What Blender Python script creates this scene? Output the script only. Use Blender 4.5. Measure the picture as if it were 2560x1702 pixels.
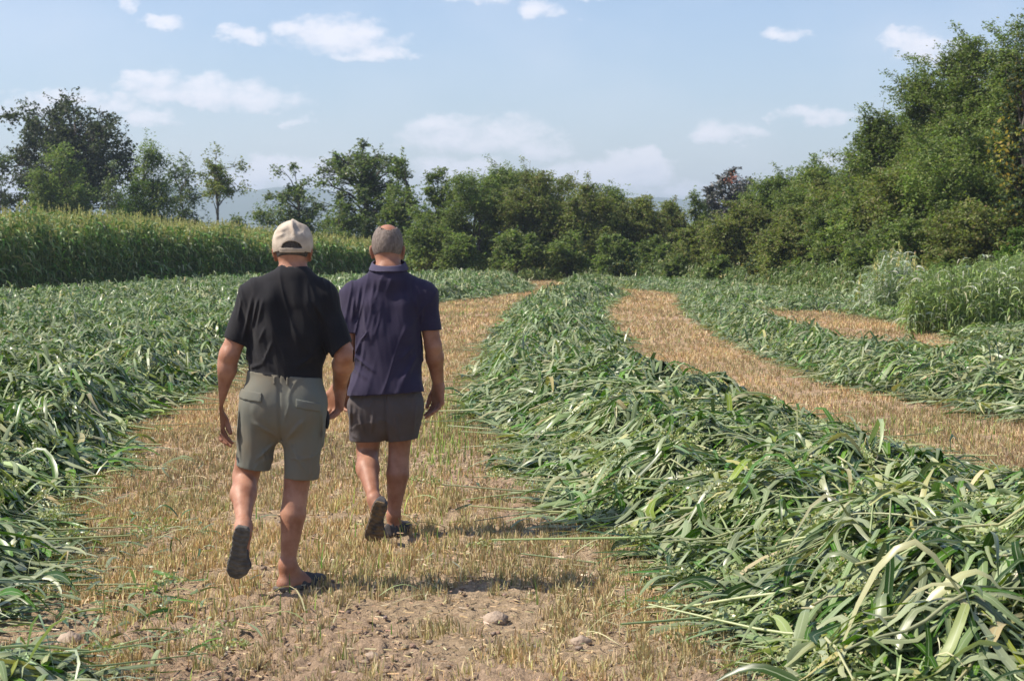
import bpy, math, random
import numpy as np
from mathutils import Vector, Matrix

SEED = 7
rng = np.random.default_rng(SEED)
random.seed(SEED)
scene = bpy.context.scene
for o in list(bpy.data.objects):
    bpy.data.objects.remove(o)

# ------------------------------------------------------------------ camera
F = 4600.0            # focal length in pixels of the 2560 wide photograph
HOR = 610.0           # horizon row
CAMH = 1.65
TH = math.atan((851.0 - HOR) / F)
cd = bpy.data.cameras.new("camera")
cam = bpy.data.objects.new("camera", cd)
scene.collection.objects.link(cam)
cam.location = (0, 0, CAMH)
cam.rotation_euler = (math.pi / 2 - TH, 0, 0)
cd.sensor_width = 36.0
cd.lens = F / 2560.0 * 36.0
cd.clip_start = 0.1
cd.clip_end = 20000
cd.dof.use_dof = True
cd.dof.focus_distance = 10.5
cd.dof.aperture_fstop = 9.0
scene.camera = cam

# ------------------------------------------------------------------ sun, sky, exposure
SUN_EL = math.radians(50)
SUN_AZ = math.atan2(-0.985, -0.07)          # x, y towards the sun: left, a little behind the camera
sunvec = Vector((math.sin(SUN_AZ) * math.cos(SUN_EL), math.cos(SUN_AZ) * math.cos(SUN_EL), math.sin(SUN_EL)))
ld = bpy.data.lights.new("sun", 'SUN')
ld.energy = 4.9
ld.angle = math.radians(0.53)
ld.color = (1.0, 0.92, 0.79)
sun = bpy.data.objects.new("sun", ld)
sun.rotation_euler = sunvec.to_track_quat('Z', 'Y').to_euler()
sun.location = (-20, -5, 30)
scene.collection.objects.link(sun)

scene.view_settings.view_transform = 'Standard'
scene.view_settings.look = 'None'
scene.view_settings.exposure = 0.56
scene.view_settings.gamma = 1.0

CLOUDS = [  # pixel centre x, y, half width, half height, strength
    (850, 105, 175, 58, 1.0), (930, 145, 110, 30, .9), (622, 98, 62, 28, .8), (740, 85, 80, 40, .9),
    (500, 240, 235, 48, .8), (620, 250, 150, 42, .7), (380, 215, 120, 36, .8), (75, 282, 130, 46, .75), (190, 248, 90, 34, .75), (375, 298, 90, 36, .7), (285, 265, 80, 34, .7),
    (425, 73, 66, 26, .65), (328, 28, 50, 36, .45), (1200, 350, 260, 60, .55), (1120, 315, 120, 42, .6), (1340, 375, 130, 46, .45),
    (1352, 42, 66, 34, .75), (1180, 4, 140, 26, .8), (1420, -2, 110, 18, .7),
    (2280, 128, 125, 48, .9), (2250, 112, 60, 34, .6), (2375, 138, 80, 28, .7), (1955, 98, 85, 22, .55), (2023, 300, 105, 32, .75), (1825, 338, 110, 34, .65),
    (665, 436, 115, 60, 1.9), (800, 428, 120, 44, 1.6), (1560, 440, 140, 66, 1.8), (1600, 415, 70, 46, 1.8), (1130, 430, 140, 44, 1.5), (1440, 450, 160, 50, 1.3),
    (760, 300, 26, 20, .4), (2110, 400, 70, 30, .6), (1700, 480, 120, 24, .6), (20, 470, 130, 50, .5), (260, 500, 160, 50, .3)]


def build_world():
    w = bpy.data.worlds.new("World")
    scene.world = w
    w.use_nodes = True
    nt = w.node_tree
    nt.nodes.clear()
    N = nt.nodes.new
    L = nt.links.new

    def math_(op, a, b=None, c=None, clamp=False):
        n = N('ShaderNodeMath'); n.operation = op; n.use_clamp = clamp
        for i, v in enumerate((a, b, c)):
            if v is None: continue
            if isinstance(v, (int, float)): n.inputs[i].default_value = v
            else: L(v, n.inputs[i])
        return n.outputs[0]
    out = N('ShaderNodeOutputWorld')
    bg = N('ShaderNodeBackground')
    L(bg.outputs[0], out.inputs[0])
    sky = N('ShaderNodeTexSky')
    sky.sky_type = 'NISHITA'
    sky.sun_disc = False
    sky.sun_elevation = SUN_EL
    sky.sun_rotation = SUN_AZ
    sky.altitude = 200
    sky.air_density = 1.0
    sky.dust_density = 0.9
    sky.ozone_density = 2.0
    tc = N('ShaderNodeTexCoord')
    sp = N('ShaderNodeSeparateXYZ')
    L(tc.outputs['Generated'], sp.inputs[0])
    dx, dy, dz = sp.outputs
    ysafe = math_('MAXIMUM', dy, 0.05)
    u = math_('DIVIDE', dx, ysafe)
    v = math_('DIVIDE', dz, ysafe)
    cmb = N('ShaderNodeCombineXYZ'); L(u, cmb.inputs[0]); L(v, cmb.inputs[1])
    # domain warp
    mp = N('ShaderNodeVectorMath'); mp.operation = 'MULTIPLY'
    L(cmb.outputs[0], mp.inputs[0]); mp.inputs[1].default_value = (1.0, 1.6, 1.0)
    wn = N('ShaderNodeTexNoise'); wn.inputs['Scale'].default_value = 34; wn.inputs['Detail'].default_value = 5
    wn.inputs['Roughness'].default_value = 0.6
    L(mp.outputs[0], wn.inputs['Vector'])
    wsub = N('ShaderNodeVectorMath'); wsub.operation = 'SUBTRACT'
    L(wn.outputs['Color'], wsub.inputs[0]); wsub.inputs[1].default_value = (.5, .5, .5)
    wsc = N('ShaderNodeVectorMath'); wsc.operation = 'MULTIPLY'
    L(wsub.outputs[0], wsc.inputs[0]); wsc.inputs[1].default_value = (.06, .024, 0)
    wadd = N('ShaderNodeVectorMath'); wadd.operation = 'ADD'
    L(cmb.outputs[0], wadd.inputs[0]); L(wsc.outputs[0], wadd.inputs[1])
    sp2 = N('ShaderNodeSeparateXYZ'); L(wadd.outputs[0], sp2.inputs[0])
    uu, vv = sp2.outputs[0], sp2.outputs[1]
    acc = None; low = None
    for (cx, cy, hw, hh, st) in CLOUDS:
        cu = (cx - 1280) / F
        cv = (HOR - cy) / F
        a = math_('MULTIPLY', math_('SUBTRACT', uu, cu), F / (hw * 1.08))
        # flat base: lower half shrinks faster
        b0 = math_('MULTIPLY', math_('SUBTRACT', vv, cv), F / (hh * 1.12))
        b = math_('MAXIMUM', b0, math_('MULTIPLY', b0, -1.5))
        q = math_('ADD', math_('MULTIPLY', a, a), math_('MULTIPLY', b, b))
        m = math_('MULTIPLY', math_('SUBTRACT', 1.0, q, clamp=True), .55 + .5 * st)
        acc = m if acc is None else math_('MAXIMUM', acc, m)
        lw = math_('MULTIPLY', math_('MULTIPLY', b0, -0.5), m)
        low = lw if low is None else math_('MAXIMUM', low, lw)
    fn = N('ShaderNodeTexNoise'); fn.inputs['Scale'].default_value = 70; fn.inputs['Detail'].default_value = 8
    fn.inputs['Roughness'].default_value = 0.62
    L(mp.outputs[0], fn.inputs['Vector'])
    dens = math_('ADD', math_('MULTIPLY', acc, 1.5), math_('MULTIPLY', math_('SUBTRACT', fn.outputs[0], 0.47), 2.8))
    mask = N('ShaderNodeMapRange'); mask.interpolation_type = 'SMOOTHSTEP'
    L(dens, mask.inputs[0]); mask.inputs[1].default_value = 0.05; mask.inputs[2].default_value = 1.75
    gate = math_('MULTIPLY', mask.outputs[0], math_('GREATER_THAN', acc, 0.001))
    gate = math_('MULTIPLY', gate, math_('MULTIPLY', math_('MINIMUM', math_('MULTIPLY', acc, 4.0), 1.0), 0.8))
    # thin high veil
    hz = N('ShaderNodeTexNoise'); hz.inputs['Scale'].default_value = 9; hz.inputs['Detail'].default_value = 4
    L(mp.outputs[0], hz.inputs['Vector'])
    veil = math_('MULTIPLY', math_('SUBTRACT', hz.outputs[0], 0.42, clamp=True), 0.55)
    cm = math_('MAXIMUM', gate, veil)
    ccol = N('ShaderNodeMix'); ccol.data_type = 'RGBA'
    ccol.inputs['A'].default_value = (7.2, 7.0, 7.4, 1)
    ccol.inputs['B'].default_value = (5.0, 5.2, 6.0, 1)
    L(math_('MULTIPLY', low, 2.2, clamp=True), ccol.inputs['Factor'])
    # grade of the clear sky: a little paler than the model gives
    g = N('ShaderNodeMix'); g.data_type = 'RGBA'; g.blend_type = 'MULTIPLY'; g.inputs['Factor'].default_value = 1.0
    L(sky.outputs[0], g.inputs['A']); g.inputs['B'].default_value = SKY_TINT
    mix = N('ShaderNodeMix'); mix.data_type = 'RGBA'
    L(cm, mix.inputs['Factor']); L(g.outputs['Result'], mix.inputs['A']); L(ccol.outputs['Result'], mix.inputs['B'])
    L(mix.outputs['Result'], bg.inputs[0])
    bg.inputs[1].default_value = 0.108


SKY_TINT = (.95, .935, 1.02, 1)
build_world()


# ------------------------------------------------------------------ helpers
def ray(px, py):
    x = (px - 1280.0) / F
    yv = (851.0 - py) / F
    return np.array([x, math.cos(TH) + yv * math.sin(TH), -math.sin(TH) + yv * math.cos(TH)])


def G(px, py, z=0.0):
    """point on the level z seen at a pixel of the photograph"""
    d = ray(px, py)
    t = (z - CAMH) / d[2]
    return np.array([d[0] * t, d[1] * t])


def at(px, py, Y):
    """point at distance Y (world y) seen at a pixel"""
    d = ray(px, py)
    t = Y / d[1]
    return np.array([d[0] * t, Y, CAMH + d[2] * t])


def tag(o, label=None, cat=None, group=None, kind=None):
    if label: o['label'] = label
    if cat: o['category'] = cat
    if group: o['group'] = group
    if kind: o['kind'] = kind
    return o


def empty(name, loc, label, cat, group=None):
    o = bpy.data.objects.new(name, None)
    o.empty_display_size = 0.3
    scene.collection.objects.link(o)
    o.location = loc
    return tag(o, label, cat, group)


def mesh_np(name, V, Q, mat, parent=None, col=None, uv=None, smooth=True, T=None, loc=None):
    """V (n,3); Q (m,4) quads and T (k,3) triangles; col (n,3) per vertex; uv (n,2) per vertex"""
    me = bpy.data.meshes.new(name)
    V = np.asarray(V, dtype=np.float32)
    if loc is not None: V = V - np.asarray(loc, dtype=np.float32)
    me.vertices.add(len(V)); me.vertices.foreach_set('co', V.ravel())
    idx = []; starts = []
    nq = 0 if Q is None else len(Q); ntri = 0 if T is None else len(T)
    if nq: idx.append(np.asarray(Q, dtype=np.int32).ravel())
    if ntri: idx.append(np.asarray(T, dtype=np.int32).ravel())
    idx = np.concatenate(idx)
    starts = np.concatenate([np.arange(nq) * 4, nq * 4 + np.arange(ntri) * 3]).astype(np.int32)
    me.loops.add(len(idx)); me.loops.foreach_set('vertex_index', idx)
    me.polygons.add(nq + ntri); me.polygons.foreach_set('loop_start', starts)
    if smooth: me.polygons.foreach_set('use_smooth', np.ones(nq + ntri, dtype=bool))
    if col is not None:
        a = me.color_attributes.new('col', 'FLOAT_COLOR', 'POINT')
        c4 = np.ones((len(V), 4), dtype=np.float32); c4[:, :3] = col
        a.data.foreach_set('color', c4.ravel())
    if uv is not None:
        l = me.uv_layers.new(name='UVMap')
        l.data.foreach_set('uv', np.asarray(uv, dtype=np.float32)[idx].ravel())
    me.update(calc_edges=True)
    me.materials.append(mat)
    o = bpy.data.objects.new(name, me)
    scene.collection.objects.link(o)
    if parent is not None: o.parent = parent
    elif loc is not None: o.location = loc
    return o


class Acc:
    """collects quads of several generators into one mesh"""
    def __init__(s): s.V = []; s.Q = []; s.C = []; s.U = []; s.n = 0
    def add(s, V, Q, C, U=None):
        V = np.asarray(V, dtype=np.float32).reshape(-1, 3)
        if U is None: U = np.full((len(V), 2), 0.25, dtype=np.float32)
        C = np.broadcast_to(np.asarray(C, dtype=np.float32), (len(V), 3))
        s.V.append(V); s.Q.append(np.asarray(Q, dtype=np.int64).reshape(-1, 4) + s.n); s.C.append(C); s.U.append(U); s.n += len(V)
    def build(s, name, mat, parent=None, loc=None, smooth=True):
        return mesh_np(name, np.concatenate(s.V), np.concatenate(s.Q), mat, parent, np.concatenate(s.C), np.concatenate(s.U), smooth, loc=loc)


_lat = np.random.default_rng(99).random((64, 64, 64)).astype(np.float32)


def vnoise(x, y, z=0.0):
    x = np.asarray(x, dtype=np.float64); y = np.asarray(y, dtype=np.float64); z = np.asarray(z, dtype=np.float64) + 0 * x
    xi = np.floor(x); yi = np.floor(y); zi = np.floor(z)
    fx = x - xi; fy = y - yi; fz = z - zi
    fx = fx * fx * (3 - 2 * fx); fy = fy * fy * (3 - 2 * fy); fz = fz * fz * (3 - 2 * fz)
    xi = xi.astype(np.int64); yi = yi.astype(np.int64); zi = zi.astype(np.int64)
    x0 = xi & 63; x1 = (xi + 1) & 63; y0 = yi & 63; y1 = (yi + 1) & 63; z0 = zi & 63; z1 = (zi + 1) & 63
    def l(a, b, t): return a + (b - a) * t
    return l(l(l(_lat[x0, y0, z0], _lat[x1, y0, z0], fx), l(_lat[x0, y1, z0], _lat[x1, y1, z0], fx), fy),
             l(l(_lat[x0, y0, z1], _lat[x1, y0, z1], fx), l(_lat[x0, y1, z1], _lat[x1, y1, z1], fx), fy), fz)


def fbm(x, y, z=0.0, o=4):
    s = 0; a = .5; t = 0
    for i in range(o):
        s = s + a * vnoise(x * 2 ** i + 17.3 * i, y * 2 ** i + 5.1 * i, z * 2 ** i + 9.7 * i); t += a; a *= .5
    return s / t


def poly_sdf(P, x, y):
    """positive inside"""
    P = np.asarray(P)
    d2 = np.full(x.shape, 1e18); ins = np.zeros(x.shape, dtype=bool)
    n = len(P)
    for i in range(n):
        ax, ay = P[i]; bx, by = P[(i + 1) % n]
        ex, ey = bx - ax, by - ay
        t = np.clip(((x - ax) * ex + (y - ay) * ey) / (ex * ex + ey * ey + 1e-12), 0, 1)
        d2 = np.minimum(d2, (x - ax - t * ex) ** 2 + (y - ay - t * ey) ** 2)
        c = ((ay > y) != (by > y))
        with np.errstate(divide='ignore', invalid='ignore'):
            ins ^= c & (x < (bx - ax) * (y - ay) / (by - ay + 1e-15) + ax)
    return np.where(ins, 1, -1) * np.sqrt(d2)


def sstep(a, b, x):
    t = np.clip((x - a) / (b - a), 0, 1)
    return t * t * (3 - 2 * t)


# ------------------------------------------------------------------ materials
def new_mat(name):
    m = bpy.data.materials.new(name); m.use_nodes = True
    nt = m.node_tree; nt.nodes.clear()
    out = nt.nodes.new('ShaderNodeOutputMaterial')
    return m, nt, out


def leaf_mat(name, rough=0.5, trans=0.25, under=None, under_mix=0.0, rib=0.0, spec=0.4, tcol=(1.1, 1.25, .5)):
    m, nt, out = new_mat(name)
    N = nt.nodes.new; L = nt.links.new
    at_ = N('ShaderNodeAttribute'); at_.attribute_name = 'col'
    base = at_.outputs['Color']
    if under:
        geo = N('ShaderNodeNewGeometry')
        mx = N('ShaderNodeMix'); mx.data_type = 'RGBA'
        mul = N('ShaderNodeMath'); mul.operation = 'MULTIPLY'; L(geo.outputs['Backfacing'], mul.inputs[0]); mul.inputs[1].default_value = under_mix
        L(mul.outputs[0], mx.inputs['Factor']); L(base, mx.inputs['A']); mx.inputs['B'].default_value = (*under, 1)
        base = mx.outputs['Result']
    if rib:
        uv = N('ShaderNodeUVMap'); sp = N('ShaderNodeSeparateXYZ'); L(uv.outputs[0], sp.inputs[0])
        a = N('ShaderNodeMath'); a.operation = 'SUBTRACT'; L(sp.outputs[0], a.inputs[0]); a.inputs[1].default_value = .5
        b = N('ShaderNodeMath'); b.operation = 'ABSOLUTE'; L(a.outputs[0], b.inputs[0])
        c = N('ShaderNodeMath'); c.operation = 'LESS_THAN'; L(b.outputs[0], c.inputs[0]); c.inputs[1].default_value = .055
        d = N('ShaderNodeMath'); d.operation = 'MULTIPLY'; L(c.outputs[0], d.inputs[0]); d.inputs[1].default_value = rib
        mx = N('ShaderNodeMix'); mx.data_type = 'RGBA'
        L(d.outputs[0], mx.inputs['Factor']); L(base, mx.inputs['A']); mx.inputs['B'].default_value = (.42, .47, .30, 1)
        base = mx.outputs['Result']
    p = N('ShaderNodeBsdfPrincipled')
    L(base, p.inputs['Base Color']); p.inputs['Roughness'].default_value = rough
    p.inputs['Specular IOR Level'].default_value = spec
    if trans:
        tr = N('ShaderNodeBsdfTranslucent')
        tm = N('ShaderNodeMix'); tm.data_type = 'RGBA'; tm.blend_type = 'MULTIPLY'; tm.inputs['Factor'].default_value = 1
        L(at_.outputs['Color'], tm.inputs['A']); tm.inputs['B'].default_value = (*tcol, 1)
        L(tm.outputs['Result'], tr.inputs[0])
        ms = N('ShaderNodeMixShader'); ms.inputs[0].default_value = trans
        L(p.outputs[0], ms.inputs[1]); L(tr.outputs[0], ms.inputs[2]); L(ms.outputs[0], out.inputs[0])
    else:
        L(p.outputs[0], out.inputs[0])
    return m


def simple_mat(name, c1, c2=None, scale=8.0, rough=0.8, bump=0.0, bscale=40.0, spec=0.3, detail=4, stretch=None, sheen=0.0, sss=0.0):
    m, nt, out = new_mat(name)
    N = nt.nodes.new; L = nt.links.new
    p = N('ShaderNodeBsdfPrincipled'); L(p.outputs[0], out.inputs[0])
    p.inputs['Roughness'].default_value = rough; p.inputs['Specular IOR Level'].default_value = spec
    if sheen: p.inputs['Sheen Weight'].default_value = sheen
    if sss:
        p.inputs['Subsurface Weight'].default_value = sss; p.inputs['Subsurface Radius'].default_value = (.012, .004, .002); p.inputs['Subsurface Scale'].default_value = 1.0
    tc = N('ShaderNodeTexCoord'); vec = tc.outputs['Object']
    if stretch:
        mp = N('ShaderNodeMapping'); L(vec, mp.inputs[0]); mp.inputs['Scale'].default_value = stretch; vec = mp.outputs[0]
    if c2 is None: p.inputs['Base Color'].default_value = (*c1, 1)
    else:
        n = N('ShaderNodeTexNoise'); L(vec, n.inputs['Vector']); n.inputs['Scale'].default_value = scale; n.inputs['Detail'].default_value = detail
        r = N('ShaderNodeMapRange'); L(n.outputs[0], r.inputs[0]); r.inputs[1].default_value = .35; r.inputs[2].default_value = .65
        mx = N('ShaderNodeMix'); mx.data_type = 'RGBA'; L(r.outputs[0], mx.inputs['Factor'])
        mx.inputs['A'].default_value = (*c1, 1); mx.inputs['B'].default_value = (*c2, 1)
        L(mx.outputs['Result'], p.inputs['Base Color'])
    if bump:
        n = N('ShaderNodeTexNoise'); L(vec, n.inputs['Vector']); n.inputs['Scale'].default_value = bscale; n.inputs['Detail'].default_value = 6
        b = N('ShaderNodeBump'); b.inputs['Strength'].default_value = 1; b.inputs['Distance'].default_value = bump
        L(n.outputs[0], b.inputs['Height']); L(b.outputs[0], p.inputs['Normal'])
    return m


M_sward = leaf_mat('cut_leaf', rough=.34, trans=.12, under=(.305, .345, .195), under_mix=.5, rib=.4, spec=.36, tcol=(1.5, 1.9, .5))
M_straw = leaf_mat('straw', rough=.6, trans=.15, spec=.3, tcol=(1.1, 1.0, .7))
M_crop = leaf_mat('crop_leaf', rough=.42, trans=.2, under=(.22, .32, .11), under_mix=.25, rib=.0, spec=.3)
M_foliage = leaf_mat('tree_foliage', rough=.55, trans=.42, spec=.2)
M_bark = simple_mat('bark', (.06, .05, .04), (.15, .13, .11), scale=14, rough=.9, bump=.02, bscale=30)
M_grey = leaf_mat('grey_leaf', rough=.5, trans=.1, spec=.4)


def soil_material():
    m, nt, out = new_mat('soil')
    N = nt.nodes.new; L = nt.links.new
    p = N('ShaderNodeBsdfPrincipled'); L(p.outputs[0], out.inputs[0]); p.inputs['Roughness'].default_value = .95
    p.inputs['Specular IOR Level'].default_value = .1
    at_ = N('ShaderNodeAttribute'); at_.attribute_name = 'col'
    tc = N('ShaderNodeTexCoord')
    n = N('ShaderNodeTexNoise'); L(tc.outputs['Object'], n.inputs['Vector']); n.inputs['Scale'].default_value = 26; n.inputs['Detail'].default_value = 8; n.inputs['Roughness'].default_value = .65
    r = N('ShaderNodeMapRange'); L(n.outputs[0], r.inputs[0]); r.inputs[1].default_value = .3; r.inputs[2].default_value = .7; r.inputs[3].default_value = .62; r.inputs[4].default_value = 1.35
    mu = N('ShaderNodeVectorMath'); mu.operation = 'SCALE'; L(at_.outputs['Color'], mu.inputs[0]); L(r.outputs[0], mu.inputs['Scale'])
    L(mu.outputs[0], p.inputs['Base Color'])
    n2 = N('ShaderNodeTexNoise'); L(tc.outputs['Object'], n2.inputs['Vector']); n2.inputs['Scale'].default_value = 60; n2.inputs['Detail'].default_value = 6; n2.inputs['Roughness'].default_value = .7
    b = N('ShaderNodeBump'); b.inputs['Distance'].default_value = .03; b.inputs['Strength'].default_value = 1
    L(n2.outputs[0], b.inputs['Height']); L(b.outputs[0], p.inputs['Normal'])
    return m


M_soil = soil_material()


# ------------------------------------------------------------------ field layout (traced on the ground)
def gp(pts): return np.array([G(*p) for p in pts])


W_LEFT = gp([(-700, 1500), (-200, 1585), (0, 1592), (65, 1565), (140, 1480), (138, 1350), (138, 1290), (215, 1225), (290, 1195), (322, 1130), (392, 1065),
             (480, 1015), (560, 965), (640, 915), (720, 885), (800, 858), (900, 812), (1000, 778), (1100, 758), (1200, 748), (1315, 732), (1338, 720),
             (1300, 706), (1150, 702), (1000, 709), (925, 717), (571, 717), (286, 740), (0, 764), (-300, 788), (-900, 835)])
W_CORNER = gp([(-500, 1672), (0, 1672), (110, 1668), (205, 1674), (270, 1688), (280, 1720), (260, 1800), (-500, 1900)])
W_MID = gp([(1410, 727), (1385, 733), (1345, 747), (1285, 768), (1262, 805), (1190, 905), (1145, 985), (1150, 1055), (1240, 1125), (1300, 1205), (1300, 1280), (1325, 1325),
            (1490, 1355), (1560, 1420), (1660, 1462), (1705, 1515), (1725, 1590), (1835, 1605), (1880, 1720), (1950, 1900), (3600, 1900), (3400, 1450),
            (2900, 1370), (2560, 1252), (2400, 1195), (2230, 1152), (2130, 1118), (2010, 1064), (1860, 1026), (1720, 972), (1620, 912), (1535, 826), (1505, 782), (1525, 762), (1570, 742), (1540, 727)])
W_RIGHT = gp([(1665, 730), (1700, 742), (1700, 764), (1738, 812), (1812, 858), (1960, 928), (2070, 970), (2280, 1012), (2440, 1048), (2560, 1064), (3300, 1170), (3600, 1100),
              (3000, 960), (2560, 900), (2440, 912), (2340, 906), (2210, 892), (2100, 866), (2000, 832), (1940, 803), (1850, 765), (1740, 735)])
W_MAT = gp([(1390, 708), (1560, 724), (1640, 730), (1740, 741), (1850, 765), (1940, 780), (2070, 780), (2200, 805), (2340, 828), (2380, 860), (2440, 912), (2560, 900), (3000, 960), (3300, 950), (2900, 850),
            (2560, 812), (2300, 778), (2100, 748), (1900, 725), (1700, 706), (1500, 696)])
WINDROWS = [('left', W_LEFT, .33, .8), ('corner', W_CORNER, .10, .3), ('mid', W_MID, .34, .9), ('right', W_RIGHT, .27, .8), ('mat', W_MAT, .15, .6)]


def heap(i, x, y):
    _, P, H, ed = WINDROWS[i]
    wob = (fbm(x * 2.3, y * 2.3, 3.0, 3) - .5) * .45 + (fbm(x * .7, y * .7, 8.0, 2) - .5) * .3
    d = poly_sdf(P, x, y) + wob * min(1, H * 3) - .10
    lump = .42 + .80 * fbm(x * 1.1 + 5, y * 1.1, 1.0 + i, 3) + 1.15 * (fbm(x * 3.0 + 5, y * 3.0, 2.0 + i, 2) - .5)
    return H * sstep(-.05, ed, d) * lump * 1.05, d


def heap_all(x, y):
    h = np.zeros_like(x); d = np.full_like(x, -9.0)
    for i in range(len(WINDROWS)):
        hi, di = heap(i, x, y)
        h = np.maximum(h, hi); d = np.maximum(d, di)
    return h, d


# ------------------------------------------------------------------ ground: one sheet to the horizon
def soilness(x, y):
    """1 = bare trodden soil, 0 = full stubble"""
    r = np.hypot(x, y)
    a = fbm(x * .9 + 3, y * .45, 4.0, 3)
    near = sstep(11.5, 6.5, r)
    s = .72 * sstep(.62 - .12 * near, .76 - .12 * near, a)
    return s


def make_ground():
    radii = np.concatenate([[0.3, 2.5, 4.0], np.geomspace(5.0, 20, 560), np.geomspace(20.2, 110, 260), np.geomspace(115, 9000, 40)])
    ang = np.concatenate([np.linspace(-math.pi, -.42, 18), np.linspace(-.40, .40, 330), np.linspace(.42, math.pi, 18)])
    R, A = np.meshgrid(radii, ang, indexing='ij')
    X = R * np.sin(A); Y = R * np.cos(A)
    near = sstep(22, 9, R) * sstep(3, 4.5, R)
    cl = fbm(X * 30, Y * 30, 0, 3); cl2 = fbm(X * 5, Y * 5, 5, 2); row = fbm(X * 3.2, Y * .5, 7, 2)
    Z = (.065 * (np.maximum(cl, .42) - .42) * 1.6 + .05 * (cl2 - .5)) * near + .03 * (row - .5) * sstep(60, 12, R)
    s = soilness(X, Y)
    Z *= .55 + .6 * s
    Z = np.where(R > 500, -.5, Z)
    tone = fbm(X * .6, Y * .25, 11, 3)
    soil = np.array([.41, .31, .228]); dry = np.array([.43, .335, .215]); red = np.array([.40, .285, .20]); far = np.array([.10, .13, .05])
    mix = (sstep(.4, .6, tone) * .6)[..., None]
    C = soil * (1 - mix) + red * mix
    st = (1 - s)[..., None] * .65
    C = C * (1 - st) + dry * st
    C = C * (.85 + .3 * cl)[..., None]
    C = C * (np.array([1.02, .98, .94]) + np.array([.04, -.01, -.02]) * sstep(10, 22, R)[..., None])
    fr = sstep(85, 100, R)[..., None]
    C = C * (1 - fr) + far * fr
    nr, na = R.shape
    I = np.arange(nr * na).reshape(nr, na)
    Q = np.stack([I[:-1, :-1], I[:-1, 1:], I[1:, 1:], I[1:, :-1]], -1).reshape(-1, 4)
    V = np.stack([X, Y, Z], -1).reshape(-1, 3)
    o = mesh_np('ground', V, Q[:, ::-1], M_soil, col=C.reshape(-1, 3))
    tag(o, kind='structure')


make_ground()


# ------------------------------------------------------------------ ribbons (leaves, straws)
def ribbon_mesh(C, S, half, nrm=None, fold=0.0):
    """C (n,s,3) centre line, S (n,s,3) unit side, half (n,s) half width -> V, Q, uv"""
    n, s, _ = C.shape
    if fold:
        D = np.cross(S, np.gradient(C, axis=1)); D /= np.linalg.norm(D, axis=2, keepdims=True) + 1e-9
        V = np.stack([C - S * half[..., None], C - D * (fold * half)[..., None], C + S * half[..., None]], 2)
        k = 3
    else:
        V = np.stack([C - S * half[..., None], C + S * half[..., None]], 2); k = 2
    I = np.arange(n * s * k).reshape(n, s, k)
    Q = np.stack([I[:, :-1, :-1], I[:, :-1, 1:], I[:, 1:, 1:], I[:, 1:, :-1]], -1).reshape(-1, 4)
    u = np.broadcast_to(np.linspace(0, 1, k)[None, None, :], (n, s, k))
    v = np.broadcast_to(np.linspace(0, 1, s)[None, :, None], (n, s, k))
    return V.reshape(-1, 3), Q, np.stack([u, v], -1).reshape(-1, 2)


def side_of(C, roll):
    T = np.gradient(C, axis=1); T /= np.linalg.norm(T, axis=2, keepdims=True) + 1e-9
    up = np.array([0.02, 0.01, 1.0])
    S = np.cross(T, up); S /= np.linalg.norm(S, axis=2, keepdims=True) + 1e-6
    B = np.cross(S, T)
    return S * np.cos(roll)[..., None] + B * np.sin(roll)[..., None]


def leaf_colours(n, palette, weights, jit=.18):
    pal = np.array(palette); idx = rng.choice(len(pal), n, p=np.array(weights) / np.sum(weights))
    c = pal[idx] * (1 + jit * rng.standard_normal((n, 1))) * (1 + .06 * rng.standard_normal((n, 3)))
    return np.clip(c, .004, .9)


SWARD_PAL = [(.048, .12, .010), (.088, .19, .018), (.022, .055, .006), (.12, .165, .06), (.275, .315, .17), (.19, .25, .035), (.34, .33, .13), (.42, .38, .20)]
SWARD_W = [4.6, 3.0, 5.4, 2.8, 5.0, 1.0, .8, .9]


def lay_leaves(acc, x, y, hidx, length, width, segs, fold, flow, lift=(-.03, .075), arch=.04, spread=.9, pal=SWARD_PAL, w=SWARD_W):
    n = len(x)
    if n == 0: return
    t = np.linspace(0, 1, segs + 1)[None, :]
    Lh = length * rng.uniform(.55, 1.25, n)
    th0 = flow(x, y) + rng.normal(0, spread, n) + (rng.random(n) < .5) * math.pi
    kap = rng.normal(0, 1.5, n)
    th = th0[:, None] + kap[:, None] * t
    ds = Lh[:, None] / segs
    px = x[:, None] + np.concatenate([np.zeros((n, 1)), np.cumsum(np.sin(th[:, 1:]) * ds, 1)], 1)
    py = y[:, None] + np.concatenate([np.zeros((n, 1)), np.cumsum(np.cos(th[:, 1:]) * ds, 1)], 1)
    h, d = heap_all(px.ravel(), py.ravel())
    h = h.reshape(px.shape)
    a = np.abs(rng.normal(0, arch, n)) * Lh / length
    big = rng.random(n) < .02
    a = np.where(big, a * 2 + .06, a)
    off = rng.uniform(lift[0], lift[1], n)
    tilt = rng.normal(0, .045, n) * Lh
    pz = h + off[:, None] + a[:, None] * np.sin(math.pi * t) * 1.0 + tilt[:, None] * (t - .3)
    pz = np.maximum(pz, .006 + .02 * rng.random((n, 1)))
    C = np.stack([px, py, pz], -1)
    roll = rng.normal(0, .30, n)[:, None] + rng.normal(0, .55, n)[:, None] * t + (rng.random(n) < .5)[:, None] * math.pi
    S = side_of(C, roll)
    prof = np.minimum(1, .45 + t * 3.2) * np.power(np.clip(1 - t, 0.002, 1), .62)
    half = .5 * (width * rng.uniform(.55, 1.25, n))[:, None] * prof
    V, Q, U = ribbon_mesh(C, S, half, fold=fold)
    k = 3 if fold else 2
    col = leaf_colours(n, pal, w)
    col = col * (.72 + .55 * fbm(x * 2.2, y * 2.2, 9.0, 2))[:, None]
    acc.add(V, Q, np.repeat(col, (segs + 1) * k, axis=0), U)


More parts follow.
